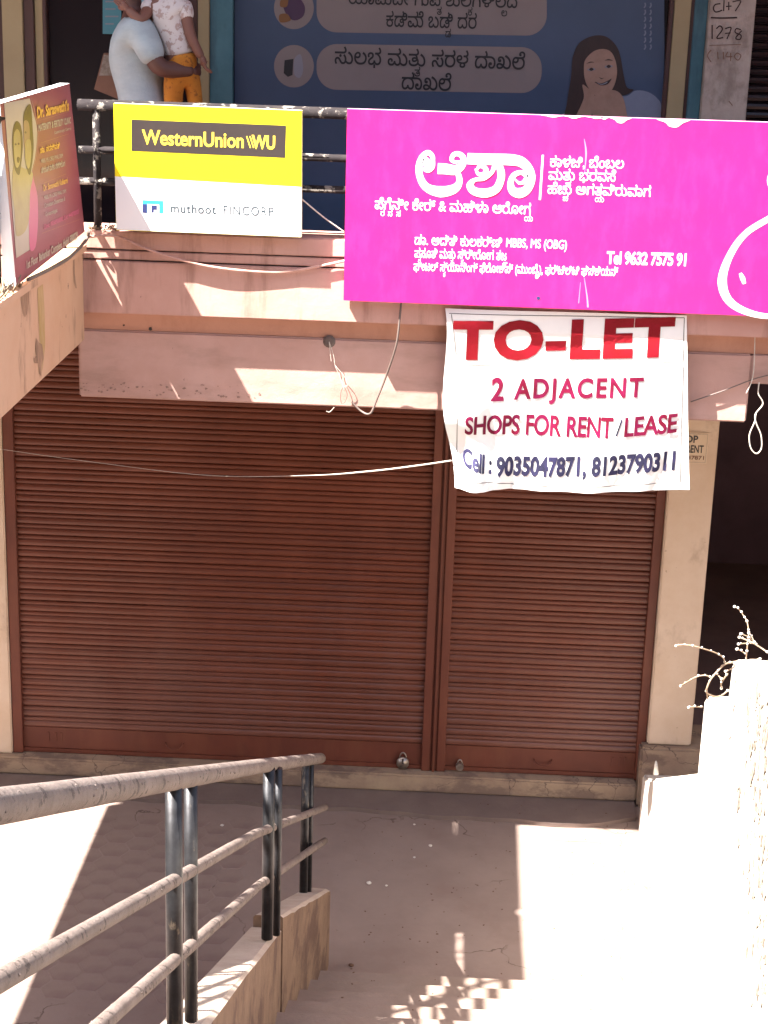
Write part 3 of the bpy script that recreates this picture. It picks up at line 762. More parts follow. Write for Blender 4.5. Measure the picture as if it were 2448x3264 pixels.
# ================================================================== SIGN BOARDS
def board(name, lab, corners, y, th, mface, mside):
    """corners on the 1659 copy: tl, tr, br, bl, at plane Y=y"""
    q = [P(*c, Y=y) for c in corners]
    o = thing(name, lab, 'sign', (q[3] + q[2]) / 2)
    bm = bmesh.new()
    f = [bm.verts.new(v) for v in q]; b = [bm.verts.new(v + Vector((0, th, 0))) for v in q]
    bm.faces.new(f).material_index = 0
    bm.faces.new(b[::-1]).material_index = 1
    for i in range(4):
        bm.faces.new((f[i], f[(i + 1) % 4], b[(i + 1) % 4], b[i])).material_index = 1
    bmesh.ops.recalc_face_normals(bm, faces=bm.faces)
    fin('panel', bm, [mface, mside], o)
    return o
YS = -1.534
yb = board('money_transfer_sign', 'yellow and white square sign board with a dark lettered panel', [(245, 223), (652, 239), (651, 513), (251, 497)], YS, .045, M['yellow'], mat('cream_edge_fold', (.75,.70,.45), rough=.5))
PS = dict(Y=YS)
shape('white_half', [(248.5, 381), (651, 404), (650.5, 512), (251.5, 496)], M['white'], yb, PS, (0, -.0008, 0))
shape('dark_band', [(284, 258), (618, 271), (616, 341), (284, 326)], M['dark_panel'], yb, PS, (0, -.0008, 0))
text('lettering', 'WesternUnion', M['print_yellow'], yb, (308, 311), (528, 319), 31, PS, (0, -.0016, 0), .022)
text('lettering', 'WU', M['print_yellow'], yb, (545, 320), (595, 322), 28, PS, (0, -.0016, 0), .035)
strokes('lettering', [([(533 + 7 * i, 294), (541 + 7 * i, 319.5)], 2.6) for i in range(2)], M['print_yellow'], yb, PS, (0, -.0016, 0))
shape('logo', [(308, 432), (353, 434), (353, 461), (344, 461), (344, 441), (318, 440), (318, 460), (308, 459)], M['print_blue'], yb, PS, (0, -.0016, 0))
shape('logo', [(308, 441), (317, 441), (317, 460), (308, 459)], M['print_navy'], yb, PS, (0, -.0024, 0))
shape('logo', [(327, 443), (339, 444), (339, 453), (332, 453), (332, 459), (327, 459)], M['print_navy'], yb, PS, (0, -.0016, 0))
text('lettering', 'muthoot', M['print_grey'], yb, (368, 458.5), (468, 462), 19, PS, (0, -.0016, 0), .016, .06)
text('lettering', 'FINCORP', M['print_grey'], yb, (481, 463), (593, 467), 19.5, PS, (0, -.0016, 0), .004, .09)

pb = board('clinic_sign', 'long bright pink sign board with white Kannada lettering and a curled logo', [(750, 235), (1900, 272), (1900, 693), (742, 649)], YS + .018, .05, M['pink'], mat('pink_edge_fold', (.66,.30,.48), rough=.5))
PP = dict(Y=YS + .018); O1 = (0, -.0010, 0); O2 = (0, -.0014, 0)
def t2(x, y): return ((1100 + x / 2.37) / S, (400 + y / 2.37) / S)
# large letters, drawn as brush strokes
big = [
  # first letter
  ([(640,275),(615,255),(600,275),(618,298),(655,285),(662,240),(630,205),(585,235),(558,310),(570,400),(620,470),(720,500),(820,480),(862,430),(855,370),(830,345)], [22,30,40,34,26,34,38,46,50,52,62,84,70,48,40,30]),
  ([(700,325),(760,328),(830,335),(885,300),(893,245),(860,215),(820,220),(805,255),(825,275),(870,272)], [82,80,74,50,44,38,34,34,24,16]),
  ([(590,320),(625,335),(660,310),(668,255)], [30,44,36,20]),
  # second letter
  ([(925,250),(1080,255),(1240,258),(1330,275),(1390,335),(1405,410),(1370,485),(1315,510),(1265,490),(1250,435),(1275,375),(1330,355),(1370,385),(1350,425),(1315,435),(1285,405)], [84,84,84,78,66,62,66,76,62,46,40,34,34,30,22,10]),
  ([(1000,335),(1010,310),(1045,310),(1065,340),(1045,370),(1005,365),(985,325)], [14,26,34,40,36,26,14]),
  ([(1130,290),(1110,350),(1050,400),(980,410),(945,450),(975,495),(1060,510),(1140,480),(1175,410),(1178,350),(1160,295)], [34,30,28,28,56,60,68,60,56,56,50]),
]
strokes('big_lettering', big, M['print_white'], pb, PP, O2, t2)
shape('divider', [t2(1486, 222), t2(1502, 222), t2(1479, 562), t2(1463, 562)], M['print_white'], pb, PP, O1)
def pt(s, p0, p1, h, b=.013, tr=0): text('lettering', s, M['print_white'], pb, p0, p1, h, PP, O1, b, tr)
pt('ಪ_ರೆಗ_ನೆನ_ಸೀ ಕೇರ್ & ಮಹಿಳಾ ಆರೋಗ_ಯ', (809, 451), (1147, 463), 22)
pt('ಕಾಳಜಿ, ಬೆಂಬಲ', (1187, 360), (1348, 364), 22)
pt('ಮತ_ತು ಭರವಸೆ', (1184, 388), (1330, 392), 22)
pt('ಹೆಚ_ಚು ಅಗತ_ಯವಿರುವಾಗ', (1182, 418), (1406, 425), 22)
pt('ಡಾ. ಅದಿತಿ ಕುಲಕರ್ಣಿ', (895, 528), (1084, 534), 20)
pt('MBBS, MS (OBG)', (1092, 533), (1225, 538), 19, .018)
pt('ಪ_ರಸೂತಿ ಮತ_ತು ಸ_ತ್ರೀರೋಗ ತಜ_ಞ', (895, 556), (1094, 562), 19)
pt('ಫೀಟಲ್ ಸ_ಕ್ಯಾನಿಂಗ್ ಫೆಲೋಶಿಪ್ (ಮುಂಬೈ), ಫರ್ಟಿಲಿಟಿ ಫಿಸಿಶಿಯನ್', (893, 584), (1334, 596), 18)
pt('Tel 9632 7575 91', (1310, 569), (1485, 574), 26, .032, -.03)
strokes('curled_logo', [([(1720, 440), (1665, 470), (1610, 505), (1575, 555), (1560, 610), (1580, 655), (1640, 681), (1730, 684)], [14, 13, 13, 15, 20, 17, 12, 8]),
    ([(1700, 350), (1672, 372), (1668, 400), (1700, 420)], 18), ([(1599, 590), (1604, 601), (1608, 613)], [6, 11, 7])], M['print_white'], pb, PP, O1)
# torn white edge patches
for c, wd, dp in ((1455, 36, 17), (1340, 24, 12), (1240, 22, 5), (1195, 26, 4), (1290, 26, 4), (1305, 12, 5)):
    yt = 235 + (c - 750) * .0322
    shape('torn_edge', spl([(c - wd, yt - .5), (c, yt), (c + wd, yt + .8), (c + wd * .55, yt + dp * .5), (c + wd * .2, yt + dp), (c - wd * .25, yt + dp * .9), (c - wd * .5, yt + dp * .4)]), M['print_white'], pb, PP, (0, -.0013, 0))
strokes('scratch', [([(1262, 300), (1266, 330), (1263, 372)], [1, 4, 1]), ([(1262, 600), (1268, 640), (1270, 664)], [1, 3, 4]), ([(1254, 610), (1250, 655)], [1, 2])], mat('scratch_pale_pink', (.75,.22,.5)), pb, PP, (0, -.0007, 0))
shape('nail_hole', ell(1163, 644, 4, 4, 12), M['print_navy'], pb, PP, O1)

# maroon clinic board, on the bridge railing, facing right
mq = [P(0, 224, X=-1.985), P(150, 180, Y=-1.56), P(183, 500, Y=-1.56), P(35, 618, X=-1.90)]
mnn = (mq[2] - mq[3]).cross(mq[1] - mq[2]).normalized()
PM = dict(PL=(mq[2] + mnn * (.0012 if mnn.x > 0 else -.0012), mnn))
mq[0] = P(0, 224, **PM) - Vector((.0012, 0, 0))
mb = thing('clinic_notice_board', 'maroon clinic sign board with a cream picture of a mother and child', 'sign', (mq[2] + mq[3]) / 2)
bm = bmesh.new(); f = [bm.verts.new(v) for v in mq]; b = [bm.verts.new(v + Vector((-.05, 0, 0))) for v in mq]
bm.faces.new(f).material_index = 0; bm.faces.new(b[::-1]).material_index = 1
for i in range(4): bm.faces.new((f[i], f[(i + 1) % 4], b[(i + 1) % 4], b[i])).material_index = 1
bmesh.ops.recalc_face_normals(bm, faces=bm.faces)
fin('panel', bm, [M['clinic'], M['white']], mb)
def t1(x, y): return ((x / 3.16) / S, (250 + y / 3.16) / S)
def mshape(name, pts, m, d, sm=False, n=5):
    q = [t1(*p) for p in pts]; return shape(name, spl(q, True, n) if sm else q, m, mb, PM, (d * .3, 0, 0))
wave = spl([t1(*p) for p in ((298,200),(330,330),(368,480),(370,620),(350,800),(320,930),(300,1100),(292,1300),(292,1500),(298,1725))], False)
shape('picture_ground', [t1(40,250)] + wave + [t1(163,1810)], M['clinic_cream'], mb, PM, (.0006, 0, 0))
mshape('pink_curve', [(318,960),(345,1050),(375,1180),(382,1330),(378,1500),(355,1700),(300,1725),(290,1500),(292,1250)], M['clinic_pink'], .004, True, 3)
strokes('wave_line', [([(312,200),(345,330),(374,480),(376,620),(356,800),(326,930),(306,1100)], 7 / (3.16 * S))], M['clinic_cream'], mb, PM, (.0018, 0, 0), t1)
mshape('printed_mother', [(130,900),(165,870),(230,900),(300,930),(330,980),(300,1150),(290,1400),(250,1540),(170,1590),(150,1500),(140,1300),(120,1150)], M['clinic_skin'], .005, True)
mshape('printed_hair', [(120,640),(130,500),(160,430),(200,460),(220,560),(225,700),(205,900),(190,970),(160,950),(135,860)], M['clinic_hair'], .006, True)
mshape('printed_face', [(132,640),(140,550),(170,510),(198,560),(205,700),(195,850),(170,900),(145,850)], M['clinic_skin'], .007, True)
mshape('printed_hair', [(230,420),(255,300),(300,260),(315,330),(325,500),(335,700),(310,930),(290,970),(265,900),(245,700)], M['clinic_hair'], .0065, True)
mshape('printed_face', [(232,470),(250,420),(285,450),(295,560),(290,700),(265,760),(240,680)], M['clinic_skin2'], .0075, True)
mshape('printed_hand', [(255,640),(300,620),(310,760),(290,900),(262,880),(245,780)], M['clinic_skin'], .008, True)
for q in ((152,665),(182,660),(252,545)): mshape('printed_eye', [(q[0]-10,q[1]),(q[0],q[1]-14),(q[0]+10,q[1]),(q[0],q[1]+10)], M['clinic_hair'], .009, True)
mshape('printed_mouth', [(165,800),(182,790),(195,810),(182,850),(168,840)], M['clinic_hair'], .009, True)
def mt(s, p0, p1, h, m, b=.03):
    a = t1(*p0); c = t1(*p1)
    text('lettering', s, m, mb, a, c, h / 3.16 / S, PM, (.0012, 0, 0), b)
mt("Dr. Saraswathi's", (372,398), (692,318), 100, M['clinic_gold'], .04)
mt('MATERNITY & FERTILITY CLINIC', (385,532), (712,450), 62, M['clinic_cream'])
mt('(Laparoscopic Centre)', (545,560), (715,515), 30, M['clinic_cream'], .01)
mt('ಡಾ. ಸರಸ್ವತಿ', (400,755), (600,700), 52, M['clinic_gold'])
mt('MBBS, MS (OBG) FMAS, DRM', (412,855), (632,795), 40, M['clinic_cream'], .01)
mt('ಪ್ರಸೂತಿ ಮತ್ತು ಸ್ತ್ರೀರೋಗ', (415,955), (655,880), 52, M['clinic_cream'], .02)
mt('Dr. Saraswathi Kulkarni', (436,1135), (680,1050), 56, M['clinic_gold'], .03)
mt('MBBS, MS (OBG) FMAS, DRM', (442,1222), (664,1150), 38, M['clinic_cream'], .01)
mt('Consultant Obstetrician &', (446,1305), (652,1230), 44, M['clinic_cream'], .01)
mt('Gynaecologist', (455,1390), (575,1345), 40, M['clinic_cream'], .01)
mt('Clinic: 08368900000, Cell: 9448700000', (440,1520), (792,1360), 46, M['clinic_pink'], .02)
mt('1st Floor Bahankar Complex, Hubli 580029', (262,1920), (780,1610), 76, M['clinic_cream'], .03)
for a, b_ in (((378,430),(700,330)), ((415,648),(690,558)), ((440,1055),(662,962)), ((420,1560),(800,1420))):
    strokes('rule_line', [([a, b_], 1.1)], M['clinic_gold'], mb, PM, (.0012, 0, 0), t1)

def fdrip(nm, pts, m, par_, Yp, d=.0012): shape(nm, [zt(*p) for p in pts], m, par_, dict(Y=Yp), (0, -d, 0))
fdrip('hole', [(717,518),(728,516),(732,530),(722,534),(714,528)], M['cable'], bld, YB - .001)
fdrip('hole', [(590,505),(599,503),(600,511),(592,512)], M['cable'], bld, YB - .001)
for i in range(60):
    x = random.uniform(390, 1250); y0 = 830 + (x - 390) * .045 - abs(random.gauss(0, 26)); r = random.uniform(2, 9)
    fdrip('mould_spot', [(x + r * random.uniform(.4, 1.4) * math.cos(a), y0 + r * random.uniform(.3, .9) * math.sin(a)) for a in [k * math.pi / 4 for k in range(8)]], M['mould'], bld, YB, .0012 + .00003 * i)

# ---- hanging TO-LET banner, cloth with folds
YT = -1.468
def gf_(t): return max(0, 1 - t * t) ** 2
def cloth(p):
    """push a flat banner point (x, z on plane YT) into its folds"""
    x, z = p.x, p.z
    u = (x - .0) / 1.35; v = (3.55 - z) / 1.0
    L = max(0, 1 - u / .42)
    d = .030 * math.sin(u * 9 + 2.2 * v) * (.35 + v) * .6
    d += .045 * L * math.sin(v * 13 + u * 6) * min(1, v * 1.6)
    d += .07 * gf_((u - .36 + .12 * v) / .09) * max(0, v - .55)
    d += .15 * gf_((u - .125 - .05 * v) / .075) * max(0, v - .42)
    d += .09 * gf_((u - .25 + .3 * (v - .6)) / .07) * max(0, v - .5)
    d -= .05 * gf_((u - .03) / .07) * max(0, v - .5)
    d += .012 * math.sin(v * 21 + u * 3) * max(0, 1 - v * 3.2)
    d += .012 * math.sin(u * 31 + v * 7) * v * v
    d = max(d, .003 - .02 * min(1, max(0, (v - .12) / .1)))
    dz = -.02 * math.sin(u * math.pi) * v + .018 * L * math.sin(v * 9)
    dx = -.030 * L * v * 0 
    return Vector((x + dx, p.y - max(-.02, d) , z + dz))
bn = thing('to_let_banner', 'white hanging banner reading TO-LET in red above rent details and phone numbers', 'banner', (0.7, YT, 3.5))
bc = [P(955, 666, Y=YT), P(1483, 681, Y=YT), P(1490, 1060, Y=YT), P(975, 1049, Y=YT)]
bm = bmesh.new(); NX, NZ = 180, 130; g = []
for j in range(NZ + 1):
    row = []
    for i in range(NX + 1):
        a = bc[0].lerp(bc[1], i / NX); b = bc[3].lerp(bc[2], i / NX); p = a.lerp(b, j / NZ)
        e = .008 * math.sin(j / NZ * 14) * (1 if i in (0,) else 0)
        if i < 8: p.x += .02 * math.sin(j / NZ * 7 + 1) * (1 - i / 8)
        row.append(bm.verts.new(cloth(p)))
    g.append(row)
for j in range(NZ):
    for i in range(NX):
        f = bm.faces.new((g[j][i], g[j + 1][i], g[j + 1][i + 1], g[j][i + 1])); f.smooth = True
bo = fin('sheet', bm, M['banner'], bn)
PT = dict(Y=YT); OT = (0, -.003, 0)
def bt(s, p0, p1, h, m, b, tr=0.0, bx=None): text('lettering', s, m, bn, p0, p1, h, PT, OT, b, tr, fn=cloth, maxedge=.10)
bt('TO-LET', (980, 775), (1456, 764), 76, M['banner_red'], .05, .055)
bt('2', (1060, 858), (1088, 858), 44, M['banner_magenta'], .034)
bt('ADJACENT', (1112, 857), (1392, 853), 40, M['banner_magenta'], .032, .10)
bt('SHOPS FOR RENT', (1003, 931), (1321, 939), 42, M['banner_magenta'], .026, -.02)
bt('/', (1328, 936), (1343, 936), 36, M['banner_navy'], 0)
bt('LEASE', (1345, 938), (1461, 933), 40, M['banner_magenta'], .026, -.02)
bt('Cell :', (998, 1003), (1062, 1018), 36, M['banner_navy'], .035)
bt('9035047871, 8123790311', (1071, 1023), (1464, 1014), 38, M['banner_navy'], .044, .0)
def bline(p, q, wd=1.6):
    bm = bmesh.new(); n = 40; A = P(*p, Y=YT); B = P(*q, Y=YT); dn = (B - A).normalized().cross(Vector((0, 1, 0))) * .0022 * wd
    prev = None
    for k in range(n + 1):
        c = A.lerp(B, k / n); v = [bm.verts.new(cloth(c + dn * s) + Vector((0, -.0018, 0))) for s in (-.5, .5)]
        if prev: bm.faces.new((prev[0], prev[1], v[1], v[0]))
        prev = v
    fin('border_line', bm, M['banner_line'], bn)
bline((970, 678), (1478, 686)); bline((1478, 686), (1475, 781)); bline((990, 790), (1475, 781)); bline((975, 680), (985, 770))
bline((1476, 790), (1470, 1044)); bline((988, 890), (986, 1025)); bline((986, 1025), (1110, 1042)); bline((1110, 1042), (1470, 1044))

# sticker on the pillar, half behind the banner
st = thing('rent_sticker', 'small cream rent notice stuck on the pillar beside the banner', 'sticker', (1.6, -.1, 2.4))
PK = dict(Y=-.094)
shape('paper', [(1440, 932), (1532, 935), (1526, 1002), (1436, 999)], M['sticker'], st, PK, (0, -.002, 0))
strokes('border_line', [([(1442, 935), (1529, 938)], .9), ([(1529, 938), (1523, 999)], .9), ([(1523, 999), (1440, 996)], .9)], M['grey_pillar'], st, PK, (0, -.004, 0))
text('lettering', 'SHOP', M['banner_line'], st, (1454, 954), (1507, 956), 15, PK, (0, -.004, 0), .02)
text('lettering', 'FOR RENT', M['banner_line'], st, (1448, 976), (1519, 978), 16, PK, (0, -.004, 0), .02)
text('lettering', '9035047871', M['graffiti_faint'], st, (1446, 991), (1523, 993), 8, PK, (0, -.004, 0), .02)

# ================================================================== CABLES, ROPES
def cable(name, pts, r, m, lab, cat='cable', grp=None, n=8):
    o = tubeo(name, smooth_path(pts, n), r, m, None, 7); return tag(o, lab, cat, grp)
cable('hanging_cable', [P(868, 640, Y=YF - .02), P(864, 680, Y=YF - .03), P(856, 745, Y=YF - .035), P(835, 810, Y=YB - .06), P(815, 860, Y=YB - .05), P(800, 893, Y=YB - .05), P(780, 888, Y=YB - .02), P(760, 868, Y=YB - .01)], .006, M['greycable'], 'grey brown cable hanging in a curve below the pink sign board')
cable('rope', [P(0, 970, Y=-1.0), P(200, 998, Y=-1.1), P(450, 1027, Y=-1.25), P(670, 1027, Y=-1.42), P(800, 1018, Y=-1.45), P(900, 1006, Y=-1.50), P(975, 995, Y=YT)], [.0014 + .0030 * min(1, max(0, (k_ - 22) / 8)) for k_ in range(49)], M['rope'], 'thin pale rope stretched left from the hanging banner', 'rope')
# wires hanging from the hook on the beam
hook = P(711, 738, Y=YF + .06)
hk = thing('wire_hook', 'small rusty wall hook on the beam with thin wires hanging from it', 'hook', hook)
bm = bmesh.new(); bmesh.ops.create_cone(bm, cap_ends=True, segments=14, radius1=.035, radius2=.02, depth=.01, matrix=Matrix.Translation(P(711, 738, Y=YF + .085)) @ Matrix.Rotation(math.radians(90), 4, 'X')); fin('plate', bm, M['greycable'], hk)
for pp in ([(711, 738), (713, 760), (716, 782)], [(711, 738), (721, 770), (724, 790), (735, 815), (745, 845)], [(724, 790), (745, 815), (750, 832), (741, 836)], [(741, 836), (736, 850), (737, 870), (745, 868), (750, 852), (744, 836)], [(722, 880), (712, 890), (705, 888)]):
    tubeo('wire', smooth_path([P(a, b, Y=YB - .03) for a, b in pp], 5), .0019, M['rope'] if pp[0][1] != 836 else M['greycable'], hk, 6)
# rag like cables sagging in front of the fascia
cable('sagging_cable', [P(186, 512, Y=YF - .03), P(250, 510, Y=YF - .03), P(310, 535, Y=YF - .03), P(385, 560, Y=YF - .03), P(480, 580, Y=YF - .03), P(600, 588, Y=YF - .02), P(690, 575, Y=YF - .02), P(760, 560, Y=YF - .02)], .0075, M['pink_plaster'], 'dusty cable sagging across the fascia below the yellow sign board')
cable('bridge_cable', [P(60, 604, X=XBR + .05), P(110, 580, X=XBR + .06), P(150, 556, X=XBR + .06), P(185, 520, Y=YF - .08), P(192, 500, Y=YF - .06)], .009, M['greycable'], 'dusty cable curving below the maroon sign board at the corner')
cable('stay_wire', [P(652, 430, Y=-1.5), P(700, 470, Y=-1.46), P(745, 502, Y=-1.44)], .004, M['rope'], 'slanting pale wire between the yellow and pink sign boards', 'wire')
cable('beam_wire', [P(1492, 868, Y=YB - .02), P(1560, 845, Y=YB - .025), P(1625, 820, Y=YB - .02), P(1670, 808, Y=YB - .01)], .0035, M['greycable'], 'thin dark wire crossing the beam right of the banner', 'wire')
cable('white_wire', [P(1632, 640, Y=YB - .04), P(1630, 760, Y=YB - .03), P(1626, 815, Y=YB - .03), P(1612, 850, Y=YB - .03)], .003, M['rope'], 'thin pale wire dangling down the right end of the beam', 'wire')
lp = [P(1633, 895, Y=-1.4), P(1630, 912, Y=-1.4), P(1619, 940, Y=-1.4), P(1622, 968, Y=-1.4), P(1634, 980, Y=-1.4), P(1645, 968, Y=-1.4), P(1644, 940, Y=-1.4), P(1634, 915, Y=-1.4), P(1632, 895, Y=-1.4), P(1648, 872, Y=-1.38), P(1638, 850, Y=-1.38), P(1640, 826, Y=-1.37)]
cable('rope_loop', lp, .0038, M['rope'], 'frayed rope ending in a loop hanging from the right end of the beam', 'rope')

# dry debris on the coping corner
bm = bmesh.new()
for i in range(40):
    c = P(random.uniform(190, 250), random.uniform(488, 506), Y=YF + random.uniform(-.01, .1)); c.z = 3.89
    a = random.uniform(0, 6.28); l = random.uniform(.01, .04)
    tube(bm, [c, c + Vector((math.cos(a) * l, math.sin(a) * l, random.uniform(0, .03)))], .003, 4)
for i in range(60):
    y = random.uniform(-3.3, -2.9); c = Vector((brx(y) + random.uniform(-.05, .02), y, 3.815)); a = random.uniform(0, 6.28); l = random.uniform(.01, .05)
    tube(bm, [c, c + Vector((math.cos(a) * l, math.sin(a) * l, random.uniform(0, .07)))], .0035, 4)
tag(fin('dry_debris', bm, M['twig']), 'dry leaf and twig litter lying on the copings beside the maroon sign', 'litter', kind='stuff')

# ================================================================== STAIR HANDRAIL
hr = thing('stair_handrail', 'dusty pipe handrail with two lower bars on steel posts beside the stairs', 'railing', (-.64, -6, 2))
XR = -.64
def rp_(u, v, X=None, Y=None): return P(u, v, X=X, Y=Y)
def rail_path(end, bend, near):
    """end px at Y=-2.1, bend and near px on plane X=XR; continued to the street"""
    e = P(*end, Y=-2.1); b = P(*bend, X=XR); n = P(*near, X=XR)
    f = n + (n - b).normalized() * (-(-9.9 - n.y) / abs((n - b).normalized().y) if n.y > -9.9 else 0)
    pts = [e.lerp(b, t / 6) for t in range(6)] + [b.lerp(f, t / 24) for t in range(25)]
    return pts
top = rail_path((692, 1638), (560, 1655), (0, 1741))
mid = rail_path((702, 1744), (550, 1802), (0, 2118))
low = rail_path((701, 1816), (560, 1912), (240, 2195))
tubeo('top_rail', top, .029, M['rail_dirty'], hr, 20, .012)
tubeo('rail', mid, .0185, M['rail_dirty'], hr, 14, .03)
tubeo('rail', low, .0185, M['rail_dirty'], hr, 14, .03)
def on(path, y):
    for a, b in zip(path, path[1:]):
        if (a.y - y) * (b.y - y) <= 0:
            return a.lerp(b, (y - a.y) / (b.y - a.y))
    return path[-1]
def post(u, vb, r, yy=None):
    if yy is None:
        q = P(u, vb, X=XR - .004); y = q.y; x = q.x
    else:
        q = P(u, vb, Y=yy); y = yy; x = q.x
    t = on(top, y); zb = .45 + (-2.25 - y) * .46
    bm = bmesh.new()
    tube(bm, [(x, y, zb - .03), (x, y, t.z - .015)], r, 12)
    return fin('post', bm, M['steel'], hr)
post(413, 2150, .0195); post(378, 2260, .023)
post(597, 2018, .0165, -4.05); post(577, 2018, .025, -4.18)
post(667, 1940, .014, -2.50); post(655, 1945, .022, -2.56)
# grit and flakes stuck on the pipes
bm = bmesh.new()
for path, r in ((top, .029), (mid, .0185), (low, .0185)):
    for i in range(120):
        y = random.uniform(-9, -2.2); c = on(path, y); a = random.uniform(-.2, 3.3); s = random.uniform(.0012, .0035)
        d = Vector((math.cos(a), 0, math.sin(a)))
        q = c + d * r
        bmesh.ops.create_icosphere(bm, subdivisions=1, radius=s, matrix=Matrix.Translation(q))
fin('grit', bm, M['rail_dirty'], hr)['kind'] = 'stuff'

# ================================================================== SMALL THINGS
def padlock(loc, r, kind, lab):
    o = thing('padlock', lab, 'padlock', loc, 'padlocks on the shutters'); x, y, z = loc
    if kind == 0:
        bm = bmesh.new(); bmesh.ops.create_cone(bm, cap_ends=True, segments=24, radius1=r, radius2=r, depth=.03, matrix=Matrix.Translation(loc) @ Matrix.Rotation(math.radians(90), 4, 'X'))
        bmesh.ops.bevel(bm, geom=[e for e in bm.edges if e.calc_face_angle(0) > .8], offset=.006, segments=2, affect='EDGES'); fin('body', bm, M['lock_steel'], o, True)
        boxo('slot', (x - .006, y - .0185, z), (x + .006, y - .0155, z + r * .9), M['cable'], o)
    else:
        bm = bmesh.new(); bmesh.ops.create_cone(bm, cap_ends=True, segments=16, radius1=r, radius2=r * .92, depth=.028, matrix=Matrix.Translation(loc) @ Matrix.Rotation(math.radians(90), 4, 'X')); fin('body', bm, M['lock_steel'], o)
    tubeo('shackle', [(x + r * .55 * math.cos(a), y, z + r * .7 + r * 1.1 * math.sin(a)) for a in [math.pi * k / 8 for k in range(9)]], .005, M['lock_steel'], o, 6)
padlock(P(870, 1648, Y=-.04), .042, 0, 'round disc padlock hanging on the left shutter')
padlock(P(993, 1656, Y=-.04), .028, 1, 'small padlock with a shackle hanging on the right shutter')
def stone(u, v, s, m, lab, cat='pebble', name='pebble'):
    p = P(u, v, Z=.02); bm = bmesh.new(); bmesh.ops.create_icosphere(bm, subdivisions=2, radius=s, matrix=Matrix.Translation(p))
    for q in bm.verts: q.co += Vector([random.uniform(-.2, .2) * s for _ in range(3)]); q.co.z = p.z - .018 + s*.3 + (q.co.z - p.z) * .5
    tag(fin(name, bm, m), lab, cat)
stone(797, 1903, .016, M['stone'], 'larger of two pale pebbles lying mid court')
stone(835, 1908, .009, M['stone'], 'smaller of two pale pebbles lying mid court')
stone(1107, 1744, .014, M['stone'], 'pale scrap on the apron before the right shutter', 'scrap', 'scrap')
stone(1058, 1765, .007, M['stone'], 'tiny pale chip at the apron edge', 'chip', 'chip')
stone(895, 1776, .008, M['stone'], 'small pale chip below the left padlock', 'chip', 'chip')
stone(930, 1822, .012, M['stone'], 'dull pale chip near the sunlit slots', 'chip', 'chip')
stone(759, 2080, .014, M['brown_leaf'], 'dull brown pebble near the foot of the stairs')
stone(895, 1732 + 115, .008, M['stone'], 'tiny chip left of the sunlit slot', 'chip', 'chip')
stone(480, 1778, .012, M['stone'], 'pale pebble seen between the handrail bars')
stone(324, 2340/1.508+150, .010, M['stone'], 'small pale pebble left of the handrail posts')

bm = bmesh.new()
for i in range(150):
    x = random.uniform(-.35, 1.3); y = random.uniform(-3.6, -.2) ; z = .001
    if y < -2.54: z = RS * (int((-2.54 - y) / TR) + 1)
    elif y > -.42: z = .029
    bmesh.ops.create_icosphere(bm, subdivisions=1, radius=random.uniform(.002, .0055), matrix=Matrix.Translation((x, y, z)) @ Matrix.Rotation(random.uniform(0, 3), 4, 'Z') @ Matrix.Diagonal((1.6, 1, .5, 1)))
tag(fin('floor_grit', bm, M['brown_leaf']), 'fine brown grit and leaf bits scattered over the court and lowest steps', 'grit', kind='stuff')

# dry climbing twigs on the right wall
tw = thing('dry_plant', 'dry leafless twigs with white buds growing over the right stepped wall', 'plant', P(1600, 1440, Y=-3.3))
def t4(x, y): return ((1900 + x / 2.765) / S, (1800 + y / 2.765) / S)
tws = [([(1520,870),(1410,840),(1300,845),(1200,860),(1130,880),(1060,950),(1010,1010),(980,1080),(975,1130),(1050,1165),(1110,1150),(1160,1110)], .006),
       ([(1135,875),(1120,820),(1060,780),(960,745),(850,715),(760,705),(705,715)], .0045),
       ([(1010,995),(960,975),(880,990),(800,1035),(745,1070)], .0045),
       ([(975,1130),(985,1190)], .005), ([(940,1255),(870,1252),(815,1258)], .0045),
       ([(1320,840),(1330,760),(1335,680),(1345,600),(1330,500),(1300,450),(1260,395),(1220,370)], .0035),
       ([(1530,785),(1410,705),(1330,665),(1262,640)], .005), ([(1410,705),(1360,690),(1255,700)], .0035), ([(1400,700),(1350,640),(1275,610)], .003), ([(1400,695),(1370,630),(1345,600)], .003),
       ([(1320,790),(1280,760),(1240,745)], .004), ([(1060,960),(1105,1005)], .004), ([(1160,960),(1105,1040),(1105,1090)], .005), ([(1215,870),(1215,905),(1140,940)], .004), ([(1360,870),(1400,850),(1445,830)], .008)]
bm = bmesh.new(); bb = bmesh.new()
for i, (pp, r) in enumerate(tws):
    path = smooth_path([P(*t4(*q), Y=-3.25 + .05 * math.sin(i * 2 + k * .7)) for k, q in enumerate(pp)], 4)
    tube(bm, path, r * .72, 6)
    for k in range(1, len(path), 3):
        bmesh.ops.create_icosphere(bb, subdivisions=1, radius=random.uniform(.003, .0068), matrix=Matrix.Translation(path[k] + Vector((0, 0, random.uniform(0, .005)))))
    bmesh.ops.create_icosphere(bb, subdivisions=1, radius=.007, matrix=Matrix.Translation(path[-1]))
fin('twig', bm, M['twig'], tw); fin('bud', bb, M['stone'], tw)['kind'] = 'stuff'
# little upright stub on the wall end
tag(tubeo('cement_stub', [P(1417, 1672, Y=-.6), P(1417, 1655, Y=-.6), P(1417, 1644, Y=-.6)], [.018, .012, .006], M['whitewash']), 'small pointed white stub standing on the low end of the stepped wall', 'stub')

